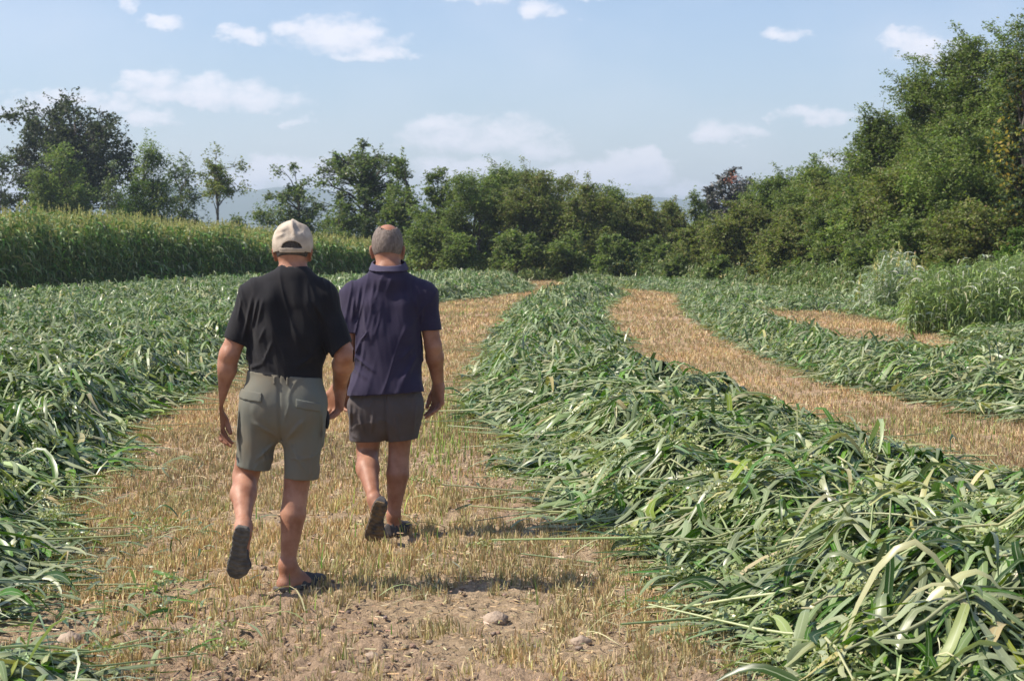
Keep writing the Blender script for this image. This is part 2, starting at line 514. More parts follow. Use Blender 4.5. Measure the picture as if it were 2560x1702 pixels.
def tubes(acc, C, r, col, sides=4):
    if len(C) == 0: return
    """C (n,s,3), r (n,s)"""
    n, s, _ = C.shape
    S = side_of(C, np.zeros((n, s))); T = np.gradient(C, axis=1); T /= np.linalg.norm(T, axis=2, keepdims=True) + 1e-9
    B = np.cross(S, T)
    a = np.linspace(0, 2 * math.pi, sides, endpoint=False)
    V = C[:, :, None, :] + r[:, :, None, None] * (S[:, :, None, :] * np.cos(a)[None, None, :, None] + B[:, :, None, :] * np.sin(a)[None, None, :, None])
    I = np.arange(n * s * sides).reshape(n, s, sides); J = np.roll(I, -1, axis=2)
    Q = np.stack([I[:, :-1], J[:, :-1], J[:, 1:], I[:, 1:]], -1).reshape(-1, 4)
    acc.add(V.reshape(-1, 3), Q, np.repeat(np.asarray(col), s * sides, axis=0) if np.ndim(col) == 2 else col)


def lay_stalks(acc, x, y, length, rad, flow, spread=.7):
    n = len(x)
    if n == 0: return None
    s = 7; t = np.linspace(0, 1, s)[None, :]
    Lh = length * rng.uniform(.5, 1.2, n)
    th0 = flow(x, y) + rng.normal(0, spread, n) + (rng.random(n) < .5) * math.pi
    kink = (rng.random(n) < .4) * rng.normal(0, .8, n); kt = rng.uniform(.3, .7, n)
    th = th0[:, None] + kink[:, None] * (t > kt[:, None])
    ds = Lh[:, None] / (s - 1)
    px = x[:, None] + np.cumsum(np.sin(th) * ds, 1); py = y[:, None] + np.cumsum(np.cos(th) * ds, 1)
    h, d = heap_all(px.ravel(), py.ravel()); h = h.reshape(px.shape)
    hm = h * .5 + h.mean(1, keepdims=True) * .5
    pz = np.maximum(hm + rng.uniform(.0, .13, n)[:, None] + rng.normal(0, .07, n)[:, None] * (t - .5) * Lh[:, None], .01)
    C = np.stack([px, py, pz], -1)
    col = leaf_colours(n, [(.42, .44, .20), (.34, .40, .16), (.56, .52, .28), (.24, .31, .12)], [4, 3, 3, 1])
    tubes(acc, C, np.broadcast_to((rad * rng.uniform(.6, 1.2, n))[:, None] * (1.1 - .5 * t), (n, s)), col, 5)
    return C


def panicles(acc, P, D, length=.2, grains=90):
    """seed heads: many small grains along a short axis"""
    for p, d in zip(P, D):
        d = d / (np.linalg.norm(d) + 1e-9)
        m = grains
        t = rng.random(m)
        rr = .035 * np.sin(math.pi * np.clip(t * .9 + .08, 0, 1)) * rng.uniform(.2, 1, m)
        a = rng.uniform(0, 2 * math.pi, m)
        s = np.cross(d, [0, 0, 1.0]); s /= np.linalg.norm(s) + 1e-9; b = np.cross(s, d)
        c = p + np.outer(t * length, d) + (rr * np.cos(a))[:, None] * s + (rr * np.sin(a))[:, None] * b
        quads_at(acc, c, .012, leaf_colours(m, [(.40, .42, .18), (.5, .45, .22), (.3, .36, .14)], [3, 2, 2]), elong=1.5)


def quads_at(acc, c, size, col, elong=1.6, upbias=0.0, diamond=True):
    n = len(c)
    nrm = rng.standard_normal((n, 3)); nrm[:, 2] = np.abs(nrm[:, 2]) + upbias
    nrm /= np.linalg.norm(nrm, axis=1, keepdims=True)
    a = rng.standard_normal((n, 3)); a -= nrm * (a * nrm).sum(1, keepdims=True); a /= np.linalg.norm(a, axis=1, keepdims=True) + 1e-9
    b = np.cross(nrm, a)
    sz = size * rng.uniform(.6, 1.35, n)[:, None] if np.isscalar(size) else size[:, None]
    l = a * sz * elong * .5; w = b * sz * .5
    if diamond: V = np.stack([c - l, c + w - l * .1, c + l, c - w - l * .1], 1)
    else: V = np.stack([c - l - w, c - l + w, c + l + w, c + l - w], 1)
    acc.add(V.reshape(-1, 3), np.arange(4 * n).reshape(n, 4), np.repeat(col, 4, axis=0))


def sample_poly(i, dens_fn, dmax, inset=-.05, ymin=4.5, ymax=100):
    """random points inside windrow i, dens_fn(y) per square metre"""
    P = WINDROWS[i][1]
    x0, x1 = P[:, 0].min(), P[:, 0].max(); y0, y1 = max(ymin, P[:, 1].min()), min(ymax, P[:, 1].max())
    X = [np.zeros(0)]; Y = [np.zeros(0)]
    if y1 <= y0: return X[0], Y[0]
    edges = np.geomspace(y0, y1, 14)
    for a, b in zip(edges[:-1], edges[1:]):
        xa, xb = max(x0, -.32 * b - 1.5), min(x1, .32 * b + 1.5)
        if xb <= xa: continue
        dn = dens_fn(.5 * (a + b))
        n = int((xb - xa) * (b - a) * dn)
        x = rng.uniform(xa, xb, n); y = rng.uniform(a, b, n)
        d = poly_sdf(P, x, y) + ((fbm(x * 2.3, y * 2.3, 3.0, 3) - .5) * .45 + (fbm(x * .7, y * .7, 8.0, 2) - .5) * .3) * min(1, WINDROWS[i][2] * 3) - .10
        k = (d > inset + .06 * (y < 30)) & (np.abs(x) < .30 * y + 1.6)
        X.append(x[k]); Y.append(y[k])
    return np.concatenate(X), np.concatenate(Y)


def flow_left(x, y): return np.full_like(x, .25) + 1.3 * (fbm(x * .5, y * .3, 21, 2) - .5)
def flow_mid(x, y): return np.full_like(x, .95) + 2.2 * (fbm(x * .8, y * .5, 31, 2) - .5)
def flow_right(x, y): return np.full_like(x, 1.25) + 1.5 * (fbm(x * .5, y * .4, 41, 2) - .5)


def build_windrow(i, name, label, flow, scale=1.0):
    acc = Acc()
    P = WINDROWS[i][1]
    # solid heap below the loose leaves
    r0 = max(4.2, np.hypot(P[:, 0], P[:, 1]).min() - .5); r1 = min(105, np.hypot(P[:, 0], P[:, 1]).max() + 1)
    radii = np.geomspace(r0, r1, int(math.log(r1 / r0) / .009) + 2); ang = np.linspace(-.50, .50, 220)
    R, A = np.meshgrid(radii, ang, indexing='ij'); X = R * np.sin(A); Y = R * np.cos(A)
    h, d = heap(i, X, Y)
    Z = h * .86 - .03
    I = np.arange(R.size).reshape(R.shape)
    Q = np.stack([I[:-1, :-1], I[1:, :-1], I[1:, 1:], I[:-1, 1:]], -1).reshape(-1, 4)
    keep = (Z.ravel()[Q] > -.024).any(1)
    Q = Q[keep]
    use = np.unique(Q); rem = np.full(R.size, -1); rem[use] = np.arange(len(use))
    c = np.array([.03, .048, .016]) * (.6 + .8 * fbm(X * 9, Y * 9, 3, 2))[..., None]  # heap colour darkened: shade in the gaps between leaves is partly painted
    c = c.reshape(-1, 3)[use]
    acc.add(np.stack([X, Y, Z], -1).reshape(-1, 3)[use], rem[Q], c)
    # near leaves
    def dn_near(y): return 570 * scale * (1 if y < 9 else max(.30, (9 / y) ** 1.0))
    x, y = sample_poly(i, dn_near, 0, ymax=19)
    lay_leaves(acc, x, y, i, .38, .047, 7, .22, flow)
    # thin shredded bits
    x, y = sample_poly(i, lambda y: 300 * scale * min(1, 8 / y), 0, inset=-.16, ymax=15)
    lay_leaves(acc, x, y, i, .22, .012, 4, 0, flow, lift=(0, .06), arch=.03, spread=1.4, pal=[(.30, .33, .14), (.16, .24, .09), (.5, .46, .26), (.28, .34, .22)], w=[2, 3, 2, 3])
    # stalks
    x, y = sample_poly(i, lambda y: 34 * scale * min(1, 12 / y), 0, inset=.1, ymax=30)
    C = lay_stalks(acc, x, y, .75, .0065, flow)
    if C is not None:
        near = np.where((C[:, 0, 1] < 16) & (rng.random(len(C)) < .30))[0]
        panicles(acc, C[near, -1] + np.array([0, 0, .02]), C[near, -1] - C[near, -2])
    # middle distance
    x, y = sample_poly(i, lambda y: 330 * scale * min(1, (19 / y) ** .9), 0, ymin=19, ymax=42)
    lay_leaves(acc, x, y, i, .33, .042, 4, 0, flow, arch=.055)
    # far
    x, y = sample_poly(i, lambda y: 180 * scale, 0, ymin=42, ymax=100)
    lay_leaves(acc, x, y, i, .36, .052, 3, 0, flow, arch=.07, lift=(-.02, .08))
    o = acc.build(name, M_sward)
    tag(o, label, 'windrow', 'swaths of cut green fodder', kind='stuff')
    return o


build_windrow(0, 'cut_crop_windrow', 'wide swath of cut green stalks between the standing crop and the capped man', flow_left)
build_windrow(1, 'cut_crop_windrow', 'small heap of cut leaves in the bottom corner beside bare soil', lambda x, y: np.full_like(x, 1.5), 1.2)
build_windrow(2, 'cut_crop_windrow', 'big winding ridge of cut leaves running between the two bare stubble strips', flow_mid)
build_windrow(3, 'cut_crop_windrow', 'swath of cut leaves beyond the second stubble strip, by the wooded bank', flow_right)
build_windrow(4, 'cut_crop_mat', 'thin flattened mat of cut leaves at the foot of the wooded bank', flow_right)


# ------------------------------------------------------------------ stubble
def build_stubble():
    acc = Acc()
    bands = [(5.2, 8, 700, .055, .0055, 8), (8, 12, 560, .055, .006, 8), (12, 18, 420, .055, .0075, 6), (18, 30, 230, .055, .009, 4), (30, 50, 80, .06, .016, 4), (50, 84, 34, .065, .026, 4)]
    for (a, b, dens, hgt, wid, nb) in bands:
        xa, xb = -.31 * b - .4, .31 * b + .4
        n = int((xb - xa) * (b - a) * dens)
        x = rng.uniform(xa, xb, n); y = rng.uniform(a, b, n)
        k = np.abs(x) < .31 * y + .4; x = x[k]; y = y[k]
        # drill rows, mostly across the walking line, softened
        x = x + .032 * np.sin((x - .06 * y) * 2 * math.pi / .17)
        h, d = heap_all(x, y)
        s = soilness(x, y)
        cl = fbm(x * 3.2, y * 2.2, 14, 2)
        pr = np.clip(1.12 - 1.1 * s, .08, 1) * sstep(.30, .50, cl + .10 * sstep(7, 14, y))
        k = (h < .045) & (rng.random(len(x)) < pr)
        feet = np.array([G(712, 1484), G(752, 1478), G(985, 1347), G(1008, 1344)])
        k &= (np.hypot(x[:, None] - feet[:, 0], (y[:, None] - feet[:, 1] + .05)) > .13).all(1)
        x = x[k]; y = y[k]; n = len(x)
        tone = fbm(x * 1.3, y * .6, 6, 2)
        x = np.repeat(x, nb) + rng.normal(0, .011 + wid, n * nb); y = np.repeat(y, nb) + rng.normal(0, .011 + wid, n * nb); tone = np.repeat(tone, nb)
        m = n * nb
        lean = np.abs(rng.normal(0, .42, m)); az = np.repeat(rng.uniform(0, 6.283, n), nb) + rng.normal(0, 1.1, m)
        H = hgt * rng.uniform(.4, 1.35, m)
        t = np.array([0, .55, 1.0])[None, :]
        bx = x[:, None] + np.sin(az)[:, None] * np.sin(lean)[:, None] * H[:, None] * t ** 1.5
        by = y[:, None] + np.cos(az)[:, None] * np.sin(lean)[:, None] * H[:, None] * t ** 1.5
        bz = -.004 + np.cos(lean)[:, None] * H[:, None] * t
        C = np.stack([bx, by, bz], -1)
        ra = rng.uniform(-1.1, 1.1, m)
        S = np.stack([np.cos(ra), np.sin(ra), np.zeros(m)], -1)[:, None, :] * np.ones((1, 3, 1))
        half = .5 * wid * rng.uniform(.6, 1.4, m)[:, None] * np.array([1, .8, .35])[None, :]
        V, Q, U = ribbon_mesh(C, S, half)
        col = leaf_colours(m, [(.64, .515, .30), (.55, .43, .24), (.74, .635, .42), (.42, .30, .18), (.48, .48, .22), (.28, .36, .12)], [5, 3.5, 3, 1.8, 1.7, .6])
        col = col * (0.8 + .5 * (tone[:, None] - .5)) + np.array([.02, -.005, -.01]) * (tone[:, None] > .55)
        col = col * (np.array([1.04, .99, .92]) if a >= 12 else np.array([1.02, 1.0, .88]))
        acc.add(V, Q, np.repeat(np.clip(col, .01, .9), 6, axis=0), U)
    # flat litter: short broken straws lying on the soil
    for (a, b, dens) in [(5.2, 9, 380), (9, 16, 220), (16, 34, 80)]:
        xa, xb = -.31 * b - .4, .31 * b + .4
        n = int((xb - xa) * (b - a) * dens)
        x = rng.uniform(xa, xb, n); y = rng.uniform(a, b, n)
        h, d = heap_all(x, y)
        k = (np.abs(x) < .31 * y + .4) & (h < .06)
        x = x[k]; y = y[k]; n = len(x)
        az = rng.uniform(0, 6.283, n); Ln = rng.uniform(.012, .05, n) * (1 + .4 * (b > 16))
        t = np.array([-.5, 0, .5])[None, :]
        C = np.stack([x[:, None] + np.sin(az)[:, None] * Ln[:, None] * t, y[:, None] + np.cos(az)[:, None] * Ln[:, None] * t, .012 + .02 * rng.random(n)[:, None] + .3 * rng.normal(0, .1, n)[:, None] * t * Ln[:, None] + 0 * t], -1)
        S = side_of(C, rng.normal(0, .5, (n, 1)) + 0 * t)
        V, Q, U = ribbon_mesh(C, S, np.full((n, 3), .0028 if b < 12 else .004))
        acc.add(V, Q, np.repeat(leaf_colours(n, [(.56, .42, .23), (.44, .31, .17), (.36, .36, .18), (.66, .54, .36)], [4, 4, 1, 1]), 6, axis=0), U)
    o = acc.build('stubble', M_straw)
    tag(o, 'short dry golden stubble and broken straw covering the mown strips', 'stubble', kind='stuff')

    # loose green leaves and stalks dropped on the strips
    acc = Acc()
    specs = []
    for (cx, cy, sx, sy, n) in [(330, 1400, 140, 150, 200), (230, 1560, 120, 60, 70), (430, 1300, 90, 80, 34), (1240, 1190, 120, 120, 40), (1640, 1560, 140, 60, 26), (1180, 1010, 60, 60, 60), (1120, 900, 50, 60, 60),
                               (400, 1150, 80, 60, 40), (960, 1300, 400, 200, 34), (1900, 960, 260, 60, 60), (1700, 880, 200, 60, 50), (1450, 1320, 60, 40, 40)]:
        px = rng.normal(cx, sx, n); py = rng.normal(cy, sy, n)
        for a, b in zip(px, py):
            if b > 705: specs.append(G(a, min(b, 1750)))
    s = np.array(specs)
    h, d = heap_all(s[:, 0], s[:, 1]); k = h < .12
    s = s[k]
    q = len(s) // 2
    lay_leaves(acc, s[:q, 0], s[:q, 1], 0, .22, .022, 6, .2, flow_mid, lift=(.015, .04), arch=.02, spread=1.6)
    lay_leaves(acc, s[q:, 0], s[q:, 1], 0, .30, .009, 6, 0, flow_mid, lift=(.02, .04), arch=.03, spread=1.6, pal=[(.5, .47, .22), (.32, .38, .16), (.6, .5, .3)], w=[3, 3, 2])
    o = acc.build('loose_stalks', M_sward)
    tag(o, 'stray green leaves and broken stalks scattered over the bare soil', 'cut stalks', kind='stuff')
    # green regrowth in the strips
    acc = Acc()
    pts = []
    for (cx, cy, sx, sy, n) in [(1120, 1080, 40, 60, 500), (1010, 1180, 90, 80, 200), (1150, 760, 60, 30, 300), (1380, 960, 60, 40, 0), (860, 1350, 300, 120, 90), (600, 1500, 200, 90, 60), (2300, 1080, 140, 24, 240)]:
        for a, b in zip(rng.normal(cx, sx, n), rng.normal(cy, sy, n)):
            if 705 < b < 1720: pts.append(G(a, b))
    s = np.array(pts); h, d = heap_all(s[:, 0], s[:, 1]); s = s[h < .05]; n = len(s)
    t = np.linspace(0, 1, 4)[None, :]
    az = rng.uniform(0, 6.28, n); ln = np.abs(rng.normal(0, .3, n)); H = rng.uniform(.05, .13, n)
    C = np.stack([s[:, 0, None] + np.sin(az)[:, None] * ln[:, None] * H[:, None] * t ** 2, s[:, 1, None] + np.cos(az)[:, None] * ln[:, None] * H[:, None] * t ** 2, H[:, None] * t], -1)
    S = np.stack([np.cos(az), -np.sin(az), 0 * az], -1)[:, None, :] * np.ones((1, 4, 1))
    V, Q, U = ribbon_mesh(C, S, .0035 * (1 - .8 * t) * np.ones((n, 1)) * (1 + s[:, 1, None] / 20))
    acc.add(V, Q, np.repeat(leaf_colours(n, [(.28, .38, .08), (.4, .42, .14), (.16, .3, .05)], [3, 3, 2]), 8, axis=0), U)
    o = acc.build('green_regrowth', M_straw)
    tag(o, 'sparse green blades growing back between the dry stubble', 'grass', kind='stuff')


build_stubble()


def build_stones():
    m = simple_mat('stone', (.42, .33, .25), (.30, .22, .16), scale=20, rough=.95, bump=.01, bscale=60)
    spots = [(1240, 1558, .045, 'pale clod of soil lying in the stubble in front of the two men'), (1452, 1612, .034, 'brown clod with a dark hollow side near the cut leaves'), (175, 1615, .05, 'reddish clod beside the small corner heap of cut leaves'),
             (1063, 1222, .022, 'small grey stone in the stubble right of the lifted shoe'), (930, 1650, .03, 'rounded clod low in the middle of the trodden soil')]
    for (px, py, r, lab) in spots:
        g = G(px, py)
        n1, n2 = 14, 9
        a, b = np.meshgrid(np.linspace(0, 2 * math.pi, n1, endpoint=False), np.linspace(.02, math.pi - .02, n2), indexing='xy')
        d = np.stack([np.sin(b) * np.cos(a), np.sin(b) * np.sin(a), np.cos(b)], -1)
        k = r * (.8 + .5 * vnoise(d[..., 0] * 2 + px, d[..., 1] * 2 + 9, d[..., 2] * 2))
        V = d * k[..., None] * np.array([1.2, .95, .75])
        I = np.arange(n1 * n2).reshape(n2, n1); J = np.roll(I, -1, axis=1)
        Q = np.stack([I[:-1], I[1:], J[1:], J[:-1]], -1).reshape(-1, 4)
        o = mesh_np('clod', V.reshape(-1, 3), Q, m)
        o.location = (g[0], g[1], r * .35)
        tag(o, lab, 'clod', 'clods on the mown strip')


build_stones()


def build_crumbs():
    acc = Acc()
    base = np.array([[-1, -1, -1], [1, -1, -1], [1, 1, -1], [-1, 1, -1], [-1, -1, 1], [1, -1, 1], [1, 1, 1], [-1, 1, 1]], float)
    fq = np.array([[0, 3, 2, 1], [4, 5, 6, 7], [0, 1, 5, 4], [1, 2, 6, 5], [2, 3, 7, 6], [3, 0, 4, 7]])
    n = 26000
    y = 5.2 + 9.5 * rng.random(n) ** 1.5; x = rng.uniform(-1, 1, n) * (.31 * y + .5)
    h, d = heap_all(x, y); s = soilness(x, y)
    k = (h < .03) & (rng.random(n) < .2 + .5 * s); x = x[k]; y = y[k]; n = len(x)
    sz = .0028 + .008 * rng.random(n) ** 3.5
    V = base[None] * (1 + rng.normal(0, .28, (n, 8, 3))) * sz[:, None, None] * np.array([1, 1, .7])
    a = rng.uniform(0, 6.28, n); c, q = np.cos(a)[:, None], np.sin(a)[:, None]
    V = np.stack([V[..., 0] * c - V[..., 1] * q, V[..., 0] * q + V[..., 1] * c, V[..., 2]], -1)
    z = .014 + .02 * (fbm(x * 5, y * 5, 5, 2) - .4)
    V = V + np.stack([x, y, z], -1)[:, None, :]
    Q = (fq[None] + (np.arange(n) * 8)[:, None, None]).reshape(-1, 4)
    acc.add(V.reshape(-1, 3), Q, np.repeat(leaf_colours(n, [(.44, .335, .25), (.35, .26, .19), (.52, .41, .31)], [3, 3, 1]), 8, axis=0))
    o = acc.build('soil_crumbs', M_soil, smooth=False)
    tag(o, 'small crumbled bits of dry soil strewn over the trodden ground', 'soil', kind='stuff')


build_crumbs()


# ------------------------------------------------------------------ standing crop
def stand_plants(acc, x, y, H, leaves, leaf_len, leaf_w, pal, w, tassel=None, stem_r=.01, droop=1.2, seg=4, tas_h=.28):
    n = len(x)
    lean = rng.normal(0, .05, (n, 2))
    s = 3; t = np.linspace(0, 1, s)[None, :]
    C = np.stack([x[:, None] + lean[:, :1] * H[:, None] * t, y[:, None] + lean[:, 1:] * H[:, None] * t, H[:, None] * t * .95], -1)
    tubes(acc, C, np.full((n, s), stem_r), leaf_colours(n, [(.20, .27, .10)], [1]), 3)
    m = n * leaves
    X = np.repeat(x, leaves); Y = np.repeat(y, leaves); HH = np.repeat(H, leaves); LN = np.repeat(lean, leaves, axis=0)
    f = np.tile(np.linspace(.12, .93, leaves), n) + rng.normal(0, .04, m)
    az = rng.uniform(0, 6.283, m)
    el0 = rng.uniform(.6, 1.25, m); dr = droop * rng.uniform(.8, 1.5, m) + .5
    ll = leaf_len * rng.uniform(.6, 1.2, m)
    tt = np.linspace(0, 1, seg + 1)[None, :]
    el = el0[:, None] - dr[:, None] * 1.3 * tt
    hor = np.concatenate([np.zeros((m, 1)), np.cumsum(np.cos(el[:, 1:]) * ll[:, None] / seg, 1)], 1)
    ver = np.concatenate([np.zeros((m, 1)), np.cumsum(np.sin(el[:, 1:]) * ll[:, None] / seg, 1)], 1)
    Cl = np.stack([(X + LN[:, 0] * HH * f)[:, None] + np.sin(az)[:, None] * hor, (Y + LN[:, 1] * HH * f)[:, None] + np.cos(az)[:, None] * hor, (HH * f)[:, None] + ver], -1)
    Cl[..., 2] = np.maximum(Cl[..., 2], .02)
    S = side_of(Cl, rng.normal(0, .5, (m, 1)) + rng.normal(0, .5, (m, 1)) * tt)
    half = .5 * leaf_w * rng.uniform(.7, 1.3, m)[:, None] * np.minimum(1, .5 + 2.5 * tt) * (1 - tt * .92) ** .7
    V, Q, U = ribbon_mesh(Cl, S, half)
    acc.add(V, Q, np.repeat(leaf_colours(m, pal, w), (seg + 1) * 2, axis=0), U)
    if tassel is not None:
        k = rng.random(n) < tassel
        base = np.stack([x + lean[:, 0] * H, y + lean[:, 1] * H, H * .93], -1)[k]
        g = 16
        nb = len(base)
        t = rng.random((nb, g)); rr = .075 * (1 - t) ** .7 * rng.uniform(.1, 1, (nb, g)); a = rng.uniform(0, 6.283, (nb, g))
        hgt = tas_h * rng.uniform(.7, 1.4, (nb, 1))
        c = base[:, None, :] + np.stack([rr * np.cos(a), rr * np.sin(a), t * hgt], -1)
        quads_up(acc, c.reshape(-1, 3), .035, .09, leaf_colours(nb * g, [(.50, .45, .17), (.40, .40, .15), (.60, .52, .24)], [4, 3, 2]))


def quads_up(acc, c, w, h, col):
    n = len(c); a = rng.uniform(0, 6.283, n)
    s = np.stack([np.cos(a), np.sin(a), 0 * a], -1) * w * .5
    u = np.stack([rng.normal(0, .25, n), rng.normal(0, .25, n), np.ones(n)], -1) * h * .5
    V = np.stack([c - u, c + s, c + u, c - s], 1)
    acc.add(V.reshape(-1, 3), np.arange(4 * n).reshape(n, 4), np.repeat(col, 4, axis=0))


def build_crop():
    acc = Acc()
    front = gp([(-260, 744), (0, 729), (300, 717), (600, 706), (800, 702), (935, 700), (960, 699.5)])
    fx, fy = front[:, 0], front[:, 1]
    pxs = np.array([-260, 0, 120, 260, 420, 600, 780, 930, 960]); hs = np.array([2.55, 2.5, 2.62, 2.52, 2.34, 2.1, 1.8, 1.58, 1.2])
    def ht(x, y):
        px = 1280 + F * x / y
        return np.interp(px, pxs, hs)
    # front wall
    n = 2100
    u = rng.random(n); x = fx[0] + (fx[-1] - fx[0]) * u
    y = np.interp(x, fx, fy) + rng.random(n) ** 1.3 * 5.0 + (fbm(x * .6, x * 0, 2, 2) - .5) * 2.2
    H = ht(x, y) * (.74 + .42 * fbm(x * .9, y * .9, 5, 2)) * rng.uniform(.78, 1.14, n)
    pal = [(.075, .175, .022), (.115, .23, .03), (.045, .10, .018), (.20, .29, .09), (.34, .40, .22)]
    stand_plants(acc, x, y, H, 11, .62, .085, pal, [4, 4, 2.4, 3, 2.8], tassel=.75)
    # the field behind: only the tops can be seen
    n = 9000
    y = 60 + 48 * rng.random(n); x = (rng.random(n) * 1.02 - .275 - .0) * 0
    px = rng.uniform(-260, 975, n); x = (px - 1280) / F * y
    ok = y > np.interp(x, fx, fy) + 4.5
    x = x[ok]; y = y[ok]; n = len(x)
    H = ht(x, y) * (.84 + .26 * fbm(x * .5, y * .2, 5, 2)) * rng.uniform(.88, 1.14, n)
    stand_plants(acc, x, y, H, 6, .55, .085, pal, [3, 4, 2, 3, 2], tassel=1.0, seg=3, tas_h=.42)
    o = acc.build('standing_crop', M_crop)
    tag(o, 'dense standing fodder crop with yellow seed heads behind the wide left swath', 'crop', kind='stuff')
    # uncut crop by the right bank
    acc = Acc()
    n = 2300
    px = 2270 + 360 * rng.random(n); d = rng.random(n)
    g = np.array([G(a, 838 - (a - 2270) * -.02 - 62 * b) for a, b in zip(px, d)])
    H = np.interp(px, [2270, 2330, 2450, 2560], [.85, .95, 1.15, 1.35]) * rng.uniform(.5, 1.15, n) * (.6 + .75 * fbm(g[:, 0] * 1.2, g[:, 1] * .9, 3, 2))
    pal = [(.15, .23, .05), (.20, .28, .08), (.38, .42, .29), (.12, .20, .035), (.29, .35, .11)]
    stand_plants(acc, g[:, 0], g[:, 1], H, 8, .34, .034, pal, [3, 3, 3, 2, 2], stem_r=.006, droop=1.0)
    o = acc.build('uncut_grass', M_crop)
    tag(o, 'uncut pale green reedy grass growing at the foot of the tallest trees', 'grass', kind='stuff')
    acc = Acc()
    n = 620
    px = rng.normal(2240, 42, n); py = 790 - 26 * rng.random(n)
    g = np.array([G(a, b) for a, b in zip(px, py)])
    H = np.interp(px, [2150, 2215, 2260, 2350], [.6, 1.45, 1.35, .6]) * rng.uniform(.45, 1.1, n)
    stand_plants(acc, g[:, 0], g[:, 1], H, 9, .34, .034, [(.20, .28, .14), (.34, .40, .28), (.46, .50, .40), (.14, .22, .06)], [2, 4, 3, 2], tassel=.08, stem_r=.006, droop=.8)
    o = acc.build('reed_clump', M_crop)
    tag(o, 'tall pale silvery clump of reeds standing alone in front of the bank', 'reeds')
    acc = Acc()
    n = 70
    px = rng.normal(2298, 17, n); py = 792 - 8 * rng.random(n)
    g = np.array([G(a, b) for a, b in zip(px, py)])
    stand_plants(acc, g[:, 0], g[:, 1], rng.uniform(.5, 1.0, n), 3, .3, .03, [(.5, .44, .38), (.4, .34, .3)], [1, 1], stem_r=.012, droop=1.6)
    o = acc.build('dead_stalks', M_straw)
    tag(o, 'bunch of pale dead stalks leaning beside the silvery reed clump', 'dead stalks')
    # weeds fringe
    acc = Acc()
    n = 3600
    px = rng.uniform(1230, 2420, n)
    by = np.interp(px, [1230, 1500, 1700, 1900, 2100, 2330, 2420], [697, 696, 706, 724, 748, 784, 790])
    py = by + rng.uniform(-4, 5, n)
    g = np.array([G(a, max(b, 690)) for a, b in zip(px, py)])
    H = rng.uniform(.2, .8, n) * (.5 + 1.0 * fbm(g[:, 0] * .5, g[:, 1] * .2, 3, 2)) * np.interp(px, [1230, 1500, 1680, 1760, 2050, 2420], [.8, .9, 1.6, 1.1, 1.3, 1.3])
    stand_plants(acc, g[:, 0], g[:, 1], H, 7, .36, .05, [(.10, .16, .04), (.16, .22, .07), (.26, .31, .16), (.34, .30, .15)], [3, 3, 3, 1.3], stem_r=.008, droop=1.1, seg=3)
    o = acc.build('weeds', M_crop)
    tag(o, 'rough weeds and long grass fringing the field edge below the trees', 'weeds', kind='stuff')


build_crop()


# ------------------------------------------------------------------ trees
def limb(acc, a, b, ra, rb, wig=.08, seg=7, col=(.10, .085, .07)):
    a = np.asarray(a, float); b = np.asarray(b, float)
    t = np.linspace(0, 1, seg)
    L = np.linalg.norm(b - a)
    P = a + (b - a) * t[:, None]
    off = np.cumsum(rng.normal(0, wig * L / seg, (seg, 3)), 0); off -= off[-1] * t[:, None]; off[0] = 0
    P = P + off
    P[:, 2] += .12 * L * np.sin(math.pi * t) * (1 if b[2] > a[2] else .2)
    r = ra + (rb - ra) * t
    tubes(acc, P[None], r[None], np.array(col)[None] * np.ones((1, 3)), 6)
    return P


PAL_ROB = [(.13, .185, .055), (.155, .21, .06), (.19, .235, .075), (.105, .15, .05), (.23, .26, .12)]
PAL_ROBY = [(.165, .205, .06), (.19, .225, .07), (.14, .18, .055), (.24, .255, .11), (.20, .18, .08)]
PAL_DARK = [(.055, .07, .04), (.075, .09, .055), (.10, .115, .08), (.045, .055, .035)]
PAL_GREY = [(.11, .115, .105), (.14, .14, .13), (.08, .085, .075), (.19, .185, .18)]
PAL_OAK = [(.115, .155, .07), (.15, .19, .085), (.21, .24, .14), (.085, .12, .055)]
PAL_IVY = [(.05, .08, .03), (.09, .13, .06), (.15, .19, .11), (.04, .06, .025), (.2, .17, .03)]
PAL_BRIGHT = [(.09, .17, .03), (.13, .22, .04), (.07, .13, .02)]


LEAFX = 1.5
LEAFS = .78


